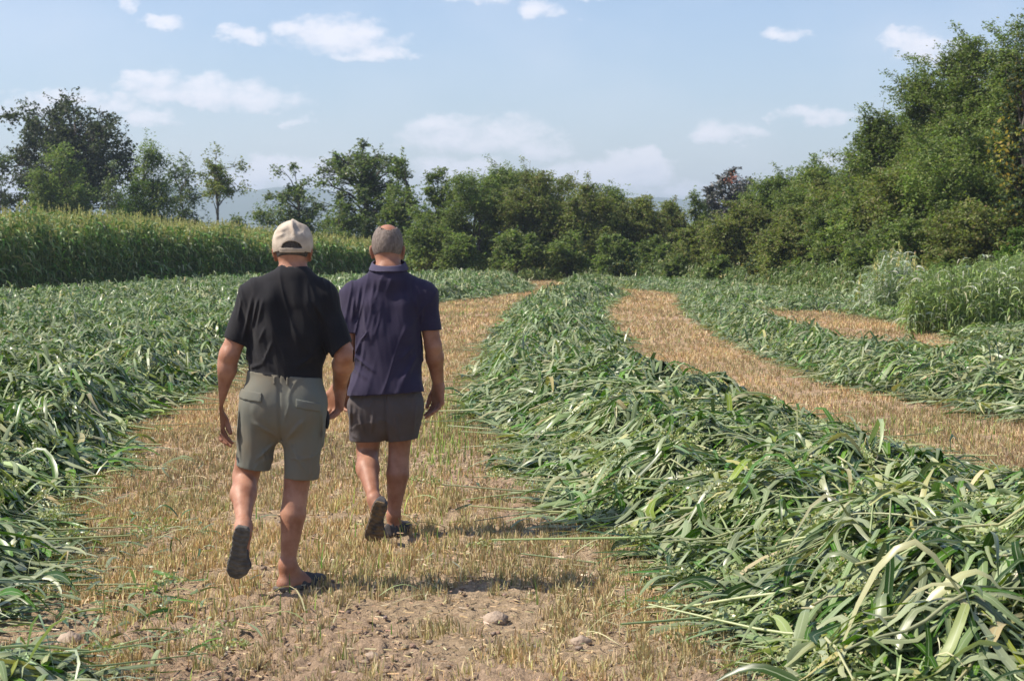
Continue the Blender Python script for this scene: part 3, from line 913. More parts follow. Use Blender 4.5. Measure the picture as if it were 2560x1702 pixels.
def tree(name, label, cat, px, top, hwl, hwr, Y, base=.25, leaf=.085, clumps=26, per=420, pal=PAL_ROB, cr=.20, flat=.9, mat=None, group=None, trunk_r=.10, shape='round', fill=.75, up=.9, elong=1.5, lean=0.0, multi=1, tips=0, extra=None):
    """px: crown centre, top: top row, hwl/hwr: half widths in px, Y distance, base: crown bottom height as a fraction"""
    b = at(px, HOR, Y); bx = b[0]
    m = Y / F
    H = CAMH + (HOR - top) * m
    wl = hwl * m; wr = hwr * m
    z0 = H * base; hz = (H - z0) / 2; cz = (H + z0) / 2
    depth = .5 * (wl + wr) * .9
    leaf = leaf * LEAFS
    root = empty(name, (bx, Y, 0), label, cat, group)
    w = Acc(); lf = Acc()
    tops = []
    # clump centres
    cs = []
    R = cr * .5 * (wl + wr + hz)
    k = 0
    while len(cs) < clumps and k < 4000:
        k += 1
        d = rng.standard_normal(3); d /= (np.abs(d) ** 3).sum() ** (1 / 3)
        r = rng.uniform(.15, 1) ** fill
        q = d * r
        if shape == 'flat': q[2] = abs(q[2]) * 1.2 - .35
        if shape == 'cone': q[0] *= .35 + .65 * (1 - (q[2] + 1) / 2); q[1] *= .35 + .65 * (1 - (q[2] + 1) / 2)
        if shape == 'wall': q = rng.uniform(-1, 1, 3); q = q * np.array([1, 1, 1]); q[2] = rng.uniform(-1, 1)
        X = q[0] * ((wr if q[0] > 0 else wl) - R * .5)
        if shape == 'wall' and q[2] > .2 and abs(q[0]) > 1.1 - .6 * q[2]: continue
        c = np.array([bx + lean * (q[2] + 1) * .5 + X, Y + q[1] * (depth - R * .4), cz + q[2] * (hz - R * .45)])
        if cs and min(np.linalg.norm((c - o) / np.array([1, 1.4, .8])) for o in cs) < R * (.6 if shape != 'wall' else .45): continue
        cs.append(c)
    cs = np.array(cs)
    # ensure a clump at the very top
    cs[0] = np.array([bx + lean + .1 * wl * rng.normal(), Y, H - R * .5])
    # trunk and limbs
    splits = []
    for j in range(multi):
        ox = (j - (multi - 1) / 2) * .25 * (wl + wr) * .3
        tp = np.array([bx + lean * .6 + ox * 1.5 + rng.normal(0, .04 * H), Y + rng.normal(0, .1), z0 + (H - z0) * .62])
        P = limb(w, (bx + ox, Y, -.15), tp, trunk_r, trunk_r * .35, wig=.05, seg=10)
        splits.append(P)
    for c in cs:
        P = splits[rng.integers(len(splits))]
        ok = [p for p in P if p[2] < c[2] - .05 * H and p[2] > z0 * .5]
        s = ok[-1 - min(len(ok) - 1, int(rng.integers(0, 3)))] if ok else P[4]
        Q = limb(w, s, c, trunk_r * .35, trunk_r * .08, wig=.16)
        for _ in range(3):
            e = c + rng.normal(0, R * .6, 3) * np.array([1, 1, flat])
            limb(w, Q[-3], e, trunk_r * .10, trunk_r * .04, wig=.2, seg=4)
    # leaves: sub clusters inside every clump
    for c in cs:
        sc = R * rng.uniform(.65, 1.25)
        n = int(per * LEAFX * rng.uniform(.7, 1.3))
        ns = 34 if cr < .22 else 70
        d = rng.normal(0, 1, (ns, 3)); d[:, 2] = d[:, 2] * flat + .25; d /= np.linalg.norm(d, axis=1, keepdims=True)
        ln = sc * rng.uniform(.5, 1.35, ns)
        st = c + rng.normal(0, sc * .25, (ns, 3)) * np.array([1, 1, flat])
        ii = rng.integers(0, ns, n); t = rng.random(n) ** .8
        wdt = .16 * sc * (1.1 - .7 * t)
        p = st[ii] + d[ii] * (ln[ii] * t)[:, None] + rng.normal(0, 1, (n, 3)) * wdt[:, None] * np.array([1, 1, .6])
        p[:, 2] -= .35 * ln[ii] * t ** 2
        p[:, 2] = np.maximum(p[:, 2], .03)
        shade = 1 + .14 * rng.normal()
        col = leaf_colours(n, pal, np.ones(len(pal))) * max(.6, shade)
        quads_at(lf, p, leaf, col, elong=elong, upbias=up)
    # wispy sprays sticking out at the outline
    for _ in range(tips):
        c = cs[rng.integers(len(cs))]
        d = rng.standard_normal(3); d[2] = abs(d[2]) * .9; d /= np.linalg.norm(d)
        e = c + d * R * rng.uniform(1.0, 1.9) + np.array([-.25 * R, 0, 0])
        limb(w, c, e, trunk_r * .07, trunk_r * .03, seg=4)
        n = int(per * .12)
        t = rng.uniform(.35, 1.05, n)
        p = c + (e - c) * t[:, None] + rng.normal(0, R * .13, (n, 3)) * np.array([1, 1, .6])
        quads_at(lf, p, leaf, leaf_colours(n, pal, np.ones(len(pal))), elong=elong, upbias=up)
    if extra: extra(lf, bx, Y, H, cs, R)
    loc = np.array([bx, Y, 0])
    w.build('trunk', M_bark, root, loc=loc)
    lf.build('crown', mat or M_foliage, root, loc=loc, smooth=False)
    return root


GL = 'scattered trees beyond the standing crop'
GM = 'trees closing the far end of the field'
PAL_X = 0
GR = 'trees of the wooded bank beside the field'


def red_patch(lf, bx, Y, H, cs, R):
    c = np.array([bx - 10 / F * Y, Y - 1.8, CAMH + (HOR - 450) / F * Y])
    p = c + rng.normal(0, .2, (60, 3))
    quads_at(lf, p, .11, leaf_colours(60, [(.26, .09, .055)], [1]))


def yellow_patch(lf, bx, Y, H, cs, R):
    for (px, py, n, s) in [(2512, 325, 36, .24), (2500, 395, 34, .22), (2515, 450, 22, .18), (2485, 365, 20, .2)]:
        c = at(px, py, Y - 1.55)
        p = c + rng.normal(0, s, (n, 3))
        quads_at(lf, p, .075, leaf_colours(n, [(.36, .28, .05), (.24, .24, .05), (.28, .19, .06)], [3, 2, 1]))


# --- left, beyond the crop
tree('poplar_tree', 'thin sparse tree cut by the left edge of the photo', 'tree', 2, 388, 40, 58, 112, base=.15, leaf=.12, clumps=12, per=110, pal=PAL_OAK, cr=.2, group=GL, trunk_r=.09, tips=14)
tree('oak_tree', 'tallest dark broad tree beyond the standing crop', 'tree', 172, 240, 178, 165, 120, base=.16, leaf=.19, clumps=120, per=210, pal=PAL_DARK, cr=.13, group=GL, trunk_r=.28, tips=60, elong=1.2, up=.4, fill=.6)
tree('robinia_tree', 'soft mid green tree in front of the tallest dark tree', 'tree', 158, 366, 88, 84, 108, base=.08, leaf=.11, clumps=26, per=620, pal=PAL_ROB, cr=.24, group=GL, trunk_r=.14, tips=20)
tree('slender_tree', 'slim open tree between the tallest dark tree and a lumpy green one', 'tree', 290, 402, 48, 46, 114, base=.04, leaf=.12, clumps=26, per=130, pal=PAL_OAK, cr=.22, group=GL, trunk_r=.08, tips=16)
tree('robinia_tree', 'lumpy bright green tree with a narrow raised head', 'tree', 378, 362, 44, 58, 110, base=.22, leaf=.11, clumps=24, per=360, pal=PAL_ROB, cr=.30, group=GL, trunk_r=.12, tips=14)
tree('robinia_tree', 'low rounded green tree leaning on the lumpy one with a narrow head', 'tree', 335, 452, 55, 60, 107, base=.0, leaf=.11, clumps=22, per=480, pal=[(.075, .125, .03), (.095, .15, .03), (.05, .09, .02)], cr=.28, group=GL, trunk_r=.1, tips=8)
tree('slender_tree', 'open tree with a pointed top left of the slender flat-topped tree', 'tree', 468, 388, 66, 54, 113, base=.05, leaf=.13, clumps=36, per=120, pal=PAL_OAK, cr=.2, group=GL, trunk_r=.09, tips=24)
tree('robinia_tree', 'slender flat-topped tree with a bare straight trunk and thin yellowish top', 'tree', 548, 366, 66, 80, 106, base=.40, leaf=.12, clumps=22, per=130, pal=PAL_ROBY, cr=.20, group=GL, trunk_r=.11, shape='flat', tips=26)
tree('low_bush', 'low hazy bush at the foot of the slender flat-topped tree', 'bush', 590, 540, 75, 60, 112, base=.0, leaf=.12, clumps=12, per=260, pal=PAL_OAK, cr=.3, group=GL, trunk_r=.06, tips=6)
tree('low_bush', 'rounded green bush just left of the cap', 'bush', 655, 522, 42, 45, 104, base=.0, leaf=.11, clumps=12, per=300, pal=PAL_ROB, cr=.3, group=GL, trunk_r=.06, tips=10)
tree('young_oak_tree', 'airy tree with forked dark branches rising directly behind the cap', 'tree', 742, 408, 84, 72, 102, base=.15, leaf=.13, clumps=48, per=105, pal=PAL_OAK, cr=.17, group=GL, trunk_r=.12, tips=34, multi=2)
# --- far end of the field
tree('oak_tree', 'large spreading tree with visible limbs, tallest above the two men', 'tree', 915, 352, 132, 105, 98, base=.12, leaf=.13, clumps=70, per=150, pal=PAL_OAK, cr=.13, group=GM, trunk_r=.22, tips=60, multi=2, fill=.65)
tree('robinia_tree', 'leafy tree filling the right flank of the large spreading one', 'tree', 1000, 392, 60, 62, 94, base=.05, leaf=.10, clumps=30, per=300, pal=PAL_ROB, cr=.2, group=GM, trunk_r=.14, tips=30)
tree('robinia_tree', 'low dark green tree behind the gap between the two heads', 'tree', 850, 505, 75, 70, 93, base=.0, leaf=.10, clumps=24, per=320, pal=PAL_ROB, cr=.22, group=GM, trunk_r=.1, tips=10)
tree('robinia_tree', 'tree with a stepped top above the bare-headed man\'s right shoulder', 'tree', 1085, 428, 66, 62, 90, base=.0, leaf=.10, clumps=32, per=420, pal=PAL_ROB, cr=.2, group=GM, trunk_r=.14, tips=24)
tree('robinia_tree', 'dark low tree filling in below the stepped one', 'tree', 1060, 540, 60, 80, 86, base=.0, leaf=.09, clumps=22, per=460, pal=PAL_ROB, cr=.24, group=GM, trunk_r=.1, tips=6)
mids = [(1190, 436, 62, 60, 89, 'feathery tree whose top spreads to the left, start of the level row'), (1262, 424, 55, 58, 92, 'feathery tree with a flat head, second in the level row'),
        (1335, 434, 55, 55, 88, 'tree under the thin bare twig, near the middle of the level row'), (1405, 448, 55, 50, 91, 'tree with ragged layered top, past the middle of the level row'),
        (1470, 462, 50, 50, 87, 'tree with drooping side sprays at the end of the level row'), (1535, 472, 50, 48, 90, 'smaller tree stepping down before the dip in the row'),
        (1605, 500, 48, 44, 88, 'short tree standing in the dip where the hills show'), (1668, 506, 44, 40, 92, 'sparse short tree between the dip and the grey tree')]
for (px, top, a, b, Y, lab) in mids:
    tree('robinia_tree', lab, 'tree', px, top, a * 1.5, b * 1.5, Y, base=.0, leaf=.08, clumps=44, per=900, pal=PAL_ROB if rng.random() < .6 else PAL_ROBY, cr=.24, group=GM, trunk_r=.12, tips=60, shape='wall' if top < 470 else 'round', multi=2)
lows = [(1150, 585, 70, 70, 83, 'dark undergrown tree below the start of the level row'), (1290, 575, 75, 70, 82, 'dark undergrown tree just above the tip of the left swath'), (1420, 580, 70, 70, 82, 'dark undergrown tree above the far end of the big ridge'),
        (1540, 585, 65, 65, 81, 'bushy low tree left of the far stubble tip'), (1650, 590, 60, 60, 80, 'bushy low tree above the far end of the second strip')]
for (px, top, a, b, Y, lab) in lows:
    tree('undergrown_tree', lab, 'tree', px, top, a, b, Y, base=.0, leaf=.09, clumps=26, per=420, pal=PAL_ROB, cr=.22, group=GM, trunk_r=.08, tips=8, flat=.8)
tree('grey_oak_tree', 'dark grey-leaved tree with a small red patch behind the others', 'tree', 1826, 424, 84, 80, 112, base=.2, leaf=.18, clumps=44, per=210, pal=PAL_GREY, cr=.16, group=GM, trunk_r=.2, tips=40, elong=1.2, mat=M_grey, extra=red_patch)
tree('robinia_tree', 'light green small tree touching the grey tree', 'tree', 1735, 482, 34, 36, 96, base=.1, leaf=.10, clumps=14, per=300, pal=PAL_ROB, cr=.26, group=GM, trunk_r=.09, tips=12)
# --- right bank
rb = [(1765, 560, 62, 62, 76, .0, PAL_ROBY, 'brownish green tree where the wooded bank begins'), (1870, 510, 75, 75, 74, .0, PAL_ROBY, 'brownish tree in front of the grey tree'),
      (1945, 444, 75, 70, 76, .0, PAL_ROB, 'tree with a thin wispy top right of the grey tree'), (2040, 416, 70, 75, 70, .0, PAL_ROB, 'rounded tree before the bank climbs steeply'),
      (2010, 520, 80, 80, 64, .0, PAL_ROBY, 'mid-height olive tree low on the bank'), (2120, 420, 75, 70, 66, .0, PAL_ROBY, 'olive tree at the start of the steep rise'),
      (2205, 282, 110, 100, 64, .05, PAL_ROB, 'tall tree whose ledge-like branch reaches left over the slope'), (2150, 470, 95, 95, 58, .0, PAL_ROB, 'broad tree under the ledge-like branch'),
      (2310, 186, 100, 110, 62, .1, PAL_ROB, 'tall feathery tree second from the top of the slope'), (2290, 420, 120, 120, 56, .0, PAL_ROBY, 'dense tree filling the middle of the steep slope'),
      (2425, 100, 100, 110, 60, .1, PAL_ROB, 'very tall tree reaching up next to the highest one'), (2420, 330, 120, 120, 54, .0, PAL_ROB, 'dark dense tree behind the reed clump'),
      (2555, 52, 90, 120, 58, .15, PAL_ROB, 'highest tree, cut by the right edge of the photo'), (2240, 560, 100, 100, 53, .0, PAL_ROB, 'low spreading tree directly behind the silvery reeds'),
      (2440, 520, 110, 110, 51, .0, PAL_ROBY, 'low spreading tree above the uncut grass')]
for (px, top, a, b, Y, bs, pal, lab) in rb:
    tall = top < 320
    tree('robinia_tree', lab, 'tree', px, top, a * (1.08 if tall else 1.35), b * 1.3, Y, base=bs, leaf=.066, clumps=58 if tall else 40, per=1250 if tall else 1150, pal=pal, cr=.23 if tall else .25, group=GR, trunk_r=.16 if tall else .1, tips=90 if tall else 45, multi=2, flat=.85, elong=1.9)
tree('ivy_clad_tree', 'tree smothered in pale round ivy leaves with a yellow patch', 'tree', 2560, 150, 72, 60, 50.5, base=.05, leaf=.10, clumps=46, per=330, pal=PAL_IVY, cr=.17, group=GR, trunk_r=.16, tips=10, elong=1.05, up=.2, extra=yellow_patch, fill=.6)
sh = [(1560, 655, 40, 40, 77, PAL_IVY, 'small leafy shrub at the far right tip of the level row'), (1800, 640, 45, 45, 70, PAL_ROB, 'shrub at the foot of the brownish trees'), (1905, 640, 60, 55, 66, PAL_IVY, 'pale leaved shrub low on the bank beyond the mat'),
      (2000, 655, 50, 50, 61, PAL_ROB, 'rounded shrub left of the broad tree foot'), (2105, 650, 55, 55, 58, PAL_IVY, 'shrub left of the silvery reeds'), (2380, 640, 50, 50, 50, PAL_ROB, 'shrub between the silvery reeds and the uncut grass'),
      (2540, 575, 50, 60, 48, PAL_BRIGHT, 'bright yellow-green shrub above the uncut grass'), (1700, 645, 45, 45, 75, PAL_ROB, 'shrub behind the few pale reeds at the far end of the right swath')]
for (px, top, a, b, Y, pal, lab) in sh:
    tree('shrub', lab, 'shrub', px, top, a, b, Y, base=.0, leaf=.09, clumps=14, per=330, pal=pal, cr=.3, group='shrubs along the field edge', trunk_r=.04, tips=6)


# ------------------------------------------------------------------ hills
def build_hills():
    M = simple_mat('hill_forest', (.05, .075, .035), (.075, .10, .05), scale=.002, rough=1.0)
    prof = [(-1500, 470), (-700, 500), (-200, 505), (0, 505), (150, 520), (300, 500), (430, 462), (520, 470), (590, 472), (630, 476), (700, 465), (800, 470), (950, 500), (1200, 520), (1440, 497), (1600, 494), (1650, 492), (1720, 500), (1850, 515), (2100, 505), (2500, 470), (3200, 440), (4200, 450)]
    xs = np.array([p[0] for p in prof]); ys = np.array([p[1] for p in prof])
    Y0 = 3200.0
    px = np.linspace(-1500, 4200, 300)
    top = np.interp(px, xs, ys) - 5 * (fbm(px / 90, px * 0, 2, 3) - .5)
    rows = 26
    X = []; Yc = []; Z = []
    for j in range(rows):
        f = j / (rows - 1)
        y = Y0 - 1000 + 1000 * f
        H = (HOR - top) / F * Y0
        z = H * (f ** 1.4) * (.8 + .4 * fbm(px / 60, px * 0 + j * .35, 5, 3) * (1 - f) + .2 * f) - 4 * (1 - f)
        X.append((px - 1280) / F * Y0); Yc.append(np.full_like(px, y)); Z.append(z)
    X = np.array(X); Yc = np.array(Yc); Z = np.array(Z)
    Xb = X[-1:]; X = np.concatenate([X, Xb]); Yc = np.concatenate([Yc, Yc[-1:] + 900]); Z = np.concatenate([Z, Z[-1:] * 0 - 3])
    I = np.arange(X.size).reshape(X.shape)
    Q = np.stack([I[:-1, :-1], I[:-1, 1:], I[1:, 1:], I[1:, :-1]], -1).reshape(-1, 4)
    o = mesh_np('hills', np.stack([X, Yc, Z], -1).reshape(-1, 3), Q, M)
    tag(o, kind='structure')
    # air
    me = bpy.data.meshes.new('haze')
    x0, x1, y0, y1, z0, z1 = -9500, 9500, -200, 9500, -1.6, 126.0
    v = [(x0, y0, z0), (x1, y0, z0), (x1, y1, z0), (x0, y1, z0), (x0, y0, z1), (x1, y0, z1), (x1, y1, z1), (x0, y1, z1)]
    me.from_pydata(v, [], [(0, 3, 2, 1), (4, 5, 6, 7), (0, 1, 5, 4), (1, 2, 6, 5), (2, 3, 7, 6), (3, 0, 4, 7)])
    m, nt, out = new_mat('air')
    vol = nt.nodes.new('ShaderNodeVolumePrincipled')
    vol.inputs['Color'].default_value = (.70, .84, 1.0, 1)
    vol.inputs['Density'].default_value = HAZE
    vol.inputs['Anisotropy'].default_value = .2
    nt.links.new(vol.outputs[0], out.inputs['Volume'])
    me.materials.append(m)
    ob = bpy.data.objects.new('haze', me); scene.collection.objects.link(ob)
    tag(ob, kind='stuff')


HAZE = 0.00034
build_hills()


# ------------------------------------------------------------------ people: smooth solids polygonised on a grid
class Grid:
    def __init__(s, lo, hi, vox):
        s.lo = np.array(lo, float); s.vox = vox
        s.n = np.ceil((np.array(hi) - s.lo) / vox).astype(int) + 1
        s.ax = [s.lo[i] + vox * np.arange(s.n[i]) for i in range(3)]

    def empty(s): return np.full(s.n, 1.0, dtype=np.float32)

    def region(s, lo, hi):
        a = np.clip(np.floor((lo - s.lo) / s.vox).astype(int), 0, s.n - 1); b = np.clip(np.ceil((hi - s.lo) / s.vox).astype(int) + 1, 1, s.n)
        sl = tuple(slice(a[i], max(b[i], a[i] + 1)) for i in range(3))
        X = s.ax[0][sl[0]][:, None, None].astype(np.float32); Y = s.ax[1][sl[1]][None, :, None].astype(np.float32); Z = s.ax[2][sl[2]][None, None, :].astype(np.float32)
        return sl, X, Y, Z


def smin(a, b, k):
    if k <= 0: return np.minimum(a, b)
    h = np.maximum(k - np.abs(a - b), 0) / k
    return np.minimum(a, b) - h * h * k * .25


def cone(g, f, a, b, ra, rb, k=.03, flat=1.0, n=(0, 1, 0)):
    a = np.asarray(a, float); b = np.asarray(b, float); n = np.asarray(n, float)
    m = max(ra, rb) + .06
    sl, X, Y, Z = g.region(np.minimum(a, b) - m, np.maximum(a, b) + m)
    ab = b - a; L2 = float(ab @ ab) + 1e-12
    n = n - ab * (n @ ab) / L2; n /= np.linalg.norm(n) + 1e-9
    px, py, pz = X - a[0], Y - a[1], Z - a[2]
    t = np.clip((px * ab[0] + py * ab[1] + pz * ab[2]) / L2, 0, 1)
    qx, qy, qz = px - t * ab[0], py - t * ab[1], pz - t * ab[2]
    q2 = qx * qx + qy * qy + qz * qz
    if flat != 1.0:
        qn = qx * n[0] + qy * n[1] + qz * n[2]
        q2 = q2 + qn * qn * (1 / flat ** 2 - 1)
    d = (np.sqrt(q2) - (ra + (rb - ra) * t)).astype(np.float32)
    if flat < 1.0: d = d * (flat + (1 - flat) * .5)
    f[sl] = smin(f[sl], d, k)


def ellip(g, f, c, r, R=None, k=.02, cut=False):
    c = np.asarray(c, float); r = np.asarray(r, float)
    m = r.max() + .06
    sl, X, Y, Z = g.region(c - m, c + m)
    px, py, pz = X - c[0], Y - c[1], Z - c[2]
    if R is not None:
        q = [px * R[0, i] + py * R[1, i] + pz * R[2, i] for i in range(3)]
    else: q = [px, py, pz]
    k0 = np.sqrt((q[0] / r[0]) ** 2 + (q[1] / r[1]) ** 2 + (q[2] / r[2]) ** 2)
    k1 = np.sqrt((q[0] / r[0] ** 2) ** 2 + (q[1] / r[1] ** 2) ** 2 + (q[2] / r[2] ** 2) ** 2) + 1e-6
    d = (k0 * (k0 - 1) / k1).astype(np.float32)
    if cut: f[sl] = -smin(-f[sl], d, k)
    else: f[sl] = smin(f[sl], d, k)


def nets(g, f):
    """surface nets"""
    n = f.shape
    ins = f < 0
    c = np.zeros((n[0] - 1, n[1] - 1, n[2] - 1), dtype=np.int8)
    for i in (0, 1):
        for j in (0, 1):
            for k in (0, 1):
                c += ins[i:n[0] - 1 + i, j:n[1] - 1 + j, k:n[2] - 1 + k]
    act = np.argwhere((c > 0) & (c < 8))
    idx = np.full(c.shape, -1, dtype=np.int64); idx[tuple(act.T)] = np.arange(len(act))
    P = np.zeros((len(act), 3)); W = np.zeros(len(act))
    corners = [(i, j, k) for i in (0, 1) for j in (0, 1) for k in (0, 1)]
    val = {q: f[act[:, 0] + q[0], act[:, 1] + q[1], act[:, 2] + q[2]].astype(np.float64) for q in corners}
    for q in corners:
        for a in range(3):
            if q[a] == 0:
                r = list(q); r[a] = 1; r = tuple(r)
                v0, v1 = val[q], val[r]
                m = (v0 < 0) != (v1 < 0)
                t = np.where(m, v0 / np.where(m, v0 - v1, 1), 0)
                p = np.zeros((len(act), 3)) + np.array(q); p[:, a] += t
                P += p * m[:, None]; W += m
    V = g.lo + (act + P / W[:, None]) * g.vox
    Qs = []
    for a in range(3):
        b, d = (a + 1) % 3, (a + 2) % 3
        s0 = [slice(1, -1)] * 3; s0[a] = slice(0, -1); s1 = list(s0); s1[a] = slice(1, None)
        i0 = ins[tuple(s0)]; i1 = ins[tuple(s1)]
        e = np.argwhere(i0 != i1)
        if not len(e): continue
        flip = i0[tuple(e.T)]
        off = np.array([1, 1, 1]); off[a] = 0
        e = e + off
        def cell(db, dd):
            q = e.copy(); q[:, b] -= db; q[:, d] -= dd
            return idx[q[:, 0], q[:, 1], q[:, 2]]
        quad = np.stack([cell(1, 1), cell(0, 1), cell(0, 0), cell(1, 0)], 1)
        quad[~flip] = quad[~flip][:, ::-1]
        Qs.append(quad)
    Q = np.concatenate(Qs); Q = Q[(Q >= 0).all(1)]
    return V, Q


def relax(V, Q, it=2, lam=.5):
    for _ in range(it):
        s = np.zeros_like(V); c = np.zeros(len(V))
        for i in range(4):
            for j in ((i + 1) % 4, (i + 3) % 4):
                np.add.at(s, Q[:, i], V[Q[:, j]]); np.add.at(c, Q[:, i], 1)
        V = V + lam * (s / np.maximum(c, 1)[:, None] - V)
    return V


def solid(g, f, name, mat, root, loc, it=1, colfn=None):
    V, Q = nets(g, f)
    if it: V = relax(V, Q, it)
    return mesh_np(name, V, Q, mat, root, loc=loc, col=colfn(V) if colfn else None)


def unit(v): v = np.asarray(v, float); return v / (np.linalg.norm(v) + 1e-12)


def hand(g, f, wrist, d, thumb, curl=.5, size=1.0, spread=.045):
    """d: direction of the hand, thumb: direction of the thumb side; palm faces cross(d, thumb) * side handled by curl sign"""
    d = unit(d); th = unit(np.asarray(thumb, float) - d * np.dot(thumb, d)); pn = np.cross(d, th)
    if curl < 0: pn = -pn
    c = abs(curl)
    w = np.asarray(wrist, float)
    lens = [(.030, .024, .020), (.034, .027, .021), (.032, .025, .020), (.025, .020, .018)]
    for i in range(4):
        s = (1.5 - i) * .0225 * size
        a = w + th * s * .55 + d * .012
        k = w + d * (.088 - .004 * abs(i - 1)) * size + th * s
        cone(g, f, a, k, .017 * size, .0125 * size, .022)
        p = k; ang = .15 + c * .35
        fd = unit(d + th * (1.5 - i) * spread)
        for j, l in enumerate(lens[i]):
            ang2 = ang + c * (.25 + .55 * j) + .06 * i
            q = p + (fd * math.cos(ang2) + pn * math.sin(ang2)) * l * size * 1.08
            cone(g, f, p, q, (.0098 - .0009 * j) * size, (.0092 - .0012 * j) * size, .004)
            p = q
    b = w + th * .022 * size + d * .02
    m = w + th * .052 * size + d * .058 * size + pn * .012
    e = m + (d * .85 + pn * .35 - th * .05) * .034 * size
    e2 = e + (d * .8 + pn * .5 - th * .25) * .026 * size
    cone(g, f, b, m, .017 * size, .0125 * size, .012); cone(g, f, m, e, .0118 * size, .0105 * size, .005); cone(g, f, e, e2, .0105 * size, .0085 * size, .004)


def head(g, f, c, R, s=1.0):
    T = lambda x, y, z: c + R @ (np.array([x, y, z]) * s)
    ellip(g, f, T(0, -.005, .015), np.array([.077, .098, .092]) * s, R, .02)
    ellip(g, f, T(0, -.03, -.02), np.array([.070, .062, .07]) * s, R, .03)
    ellip(g, f, T(0, .030, -.045), np.array([.063, .066, .065]) * s, R, .03)
    ellip(g, f, T(0, .052, -.092), np.array([.042, .044, .034]) * s, R, .03)
    ellip(g, f, T(0, .078, .012), np.array([.052, .018, .012]) * s, R, .02)
    for q in (-1, 1):
        ellip(g, f, T(q * .033, .098, -.012), np.array([.014, .010, .010]) * s, R, .008, cut=True)
        ellip(g, f, T(q * .032, .086, -.012), np.array([.012, .012, .011]) * s, R, .003)
        ellip(g, f, T(q * .048, .060, -.04), np.array([.022, .02, .018]) * s, R, .02)
        ellip(g, f, T(q * .082, -.006, -.036), np.array([.0085, .020, .033]) * s, R @ rotz(q * .5), .006)
        ellip(g, f, T(q * .088, -.014, -.026), np.array([.0065, .013, .021]) * s, R @ rotz(q * .6), .006)
        ellip(g, f, T(q * .082, .004, -.066), np.array([.007, .010, .012]) * s, R, .006)
    cone(g, f, T(0, .092, .0), T(0, .112, -.04), .008 * s, .012 * s, .012)
    ellip(g, f, T(0, .104, -.045), np.array([.018, .011, .010]) * s, R, .008)
    ellip(g, f, T(0, .094, -.070), np.array([.024, .010, .006]) * s, R, .006)
    ellip(g, f, T(0, .092, -.080), np.array([.021, .010, .007]) * s, R, .005)


def rotz(a): return np.array([[math.cos(a), -math.sin(a), 0], [math.sin(a), math.cos(a), 0], [0, 0, 1.0]])
def rotx(a): return np.array([[1.0, 0, 0], [0, math.cos(a), -math.sin(a)], [0, math.sin(a), math.cos(a)]])


def band(g, f, fn, width=.05):
    """add fn(x,y,z) to the field near its surface"""
    ii = np.where(np.abs(f) < width)
    f[ii] += fn(g.ax[0][ii[0]], g.ax[1][ii[1]], g.ax[2][ii[2]]).astype(np.float32)


def plane(g, p, n):
    n = unit(n)
    return ((g.ax[0][:, None, None] - p[0]) * n[0] + (g.ax[1][None, :, None] - p[1]) * n[1] + (g.ax[2][None, None, :] - p[2]) * n[2]).astype(np.float32)


def ridge(t, sharp=2.0): return np.power(np.clip(1 - np.abs(t), 0, 1), sharp)


def fold_line(x, z, x0, z0, x1, z1, w, amp):
    """crease along a segment in the x-z plane, raised by amp"""
    ex, ez = x1 - x0, z1 - z0; L2 = ex * ex + ez * ez
    t = np.clip(((x - x0) * ex + (z - z0) * ez) / L2, 0, 1)
    d = np.hypot(x - x0 - t * ex, z - z0 - t * ez)
    return -1.5 * amp * np.exp(-(d / w) ** 2) * np.sin(math.pi * np.clip(t, .02, .98)) ** .6


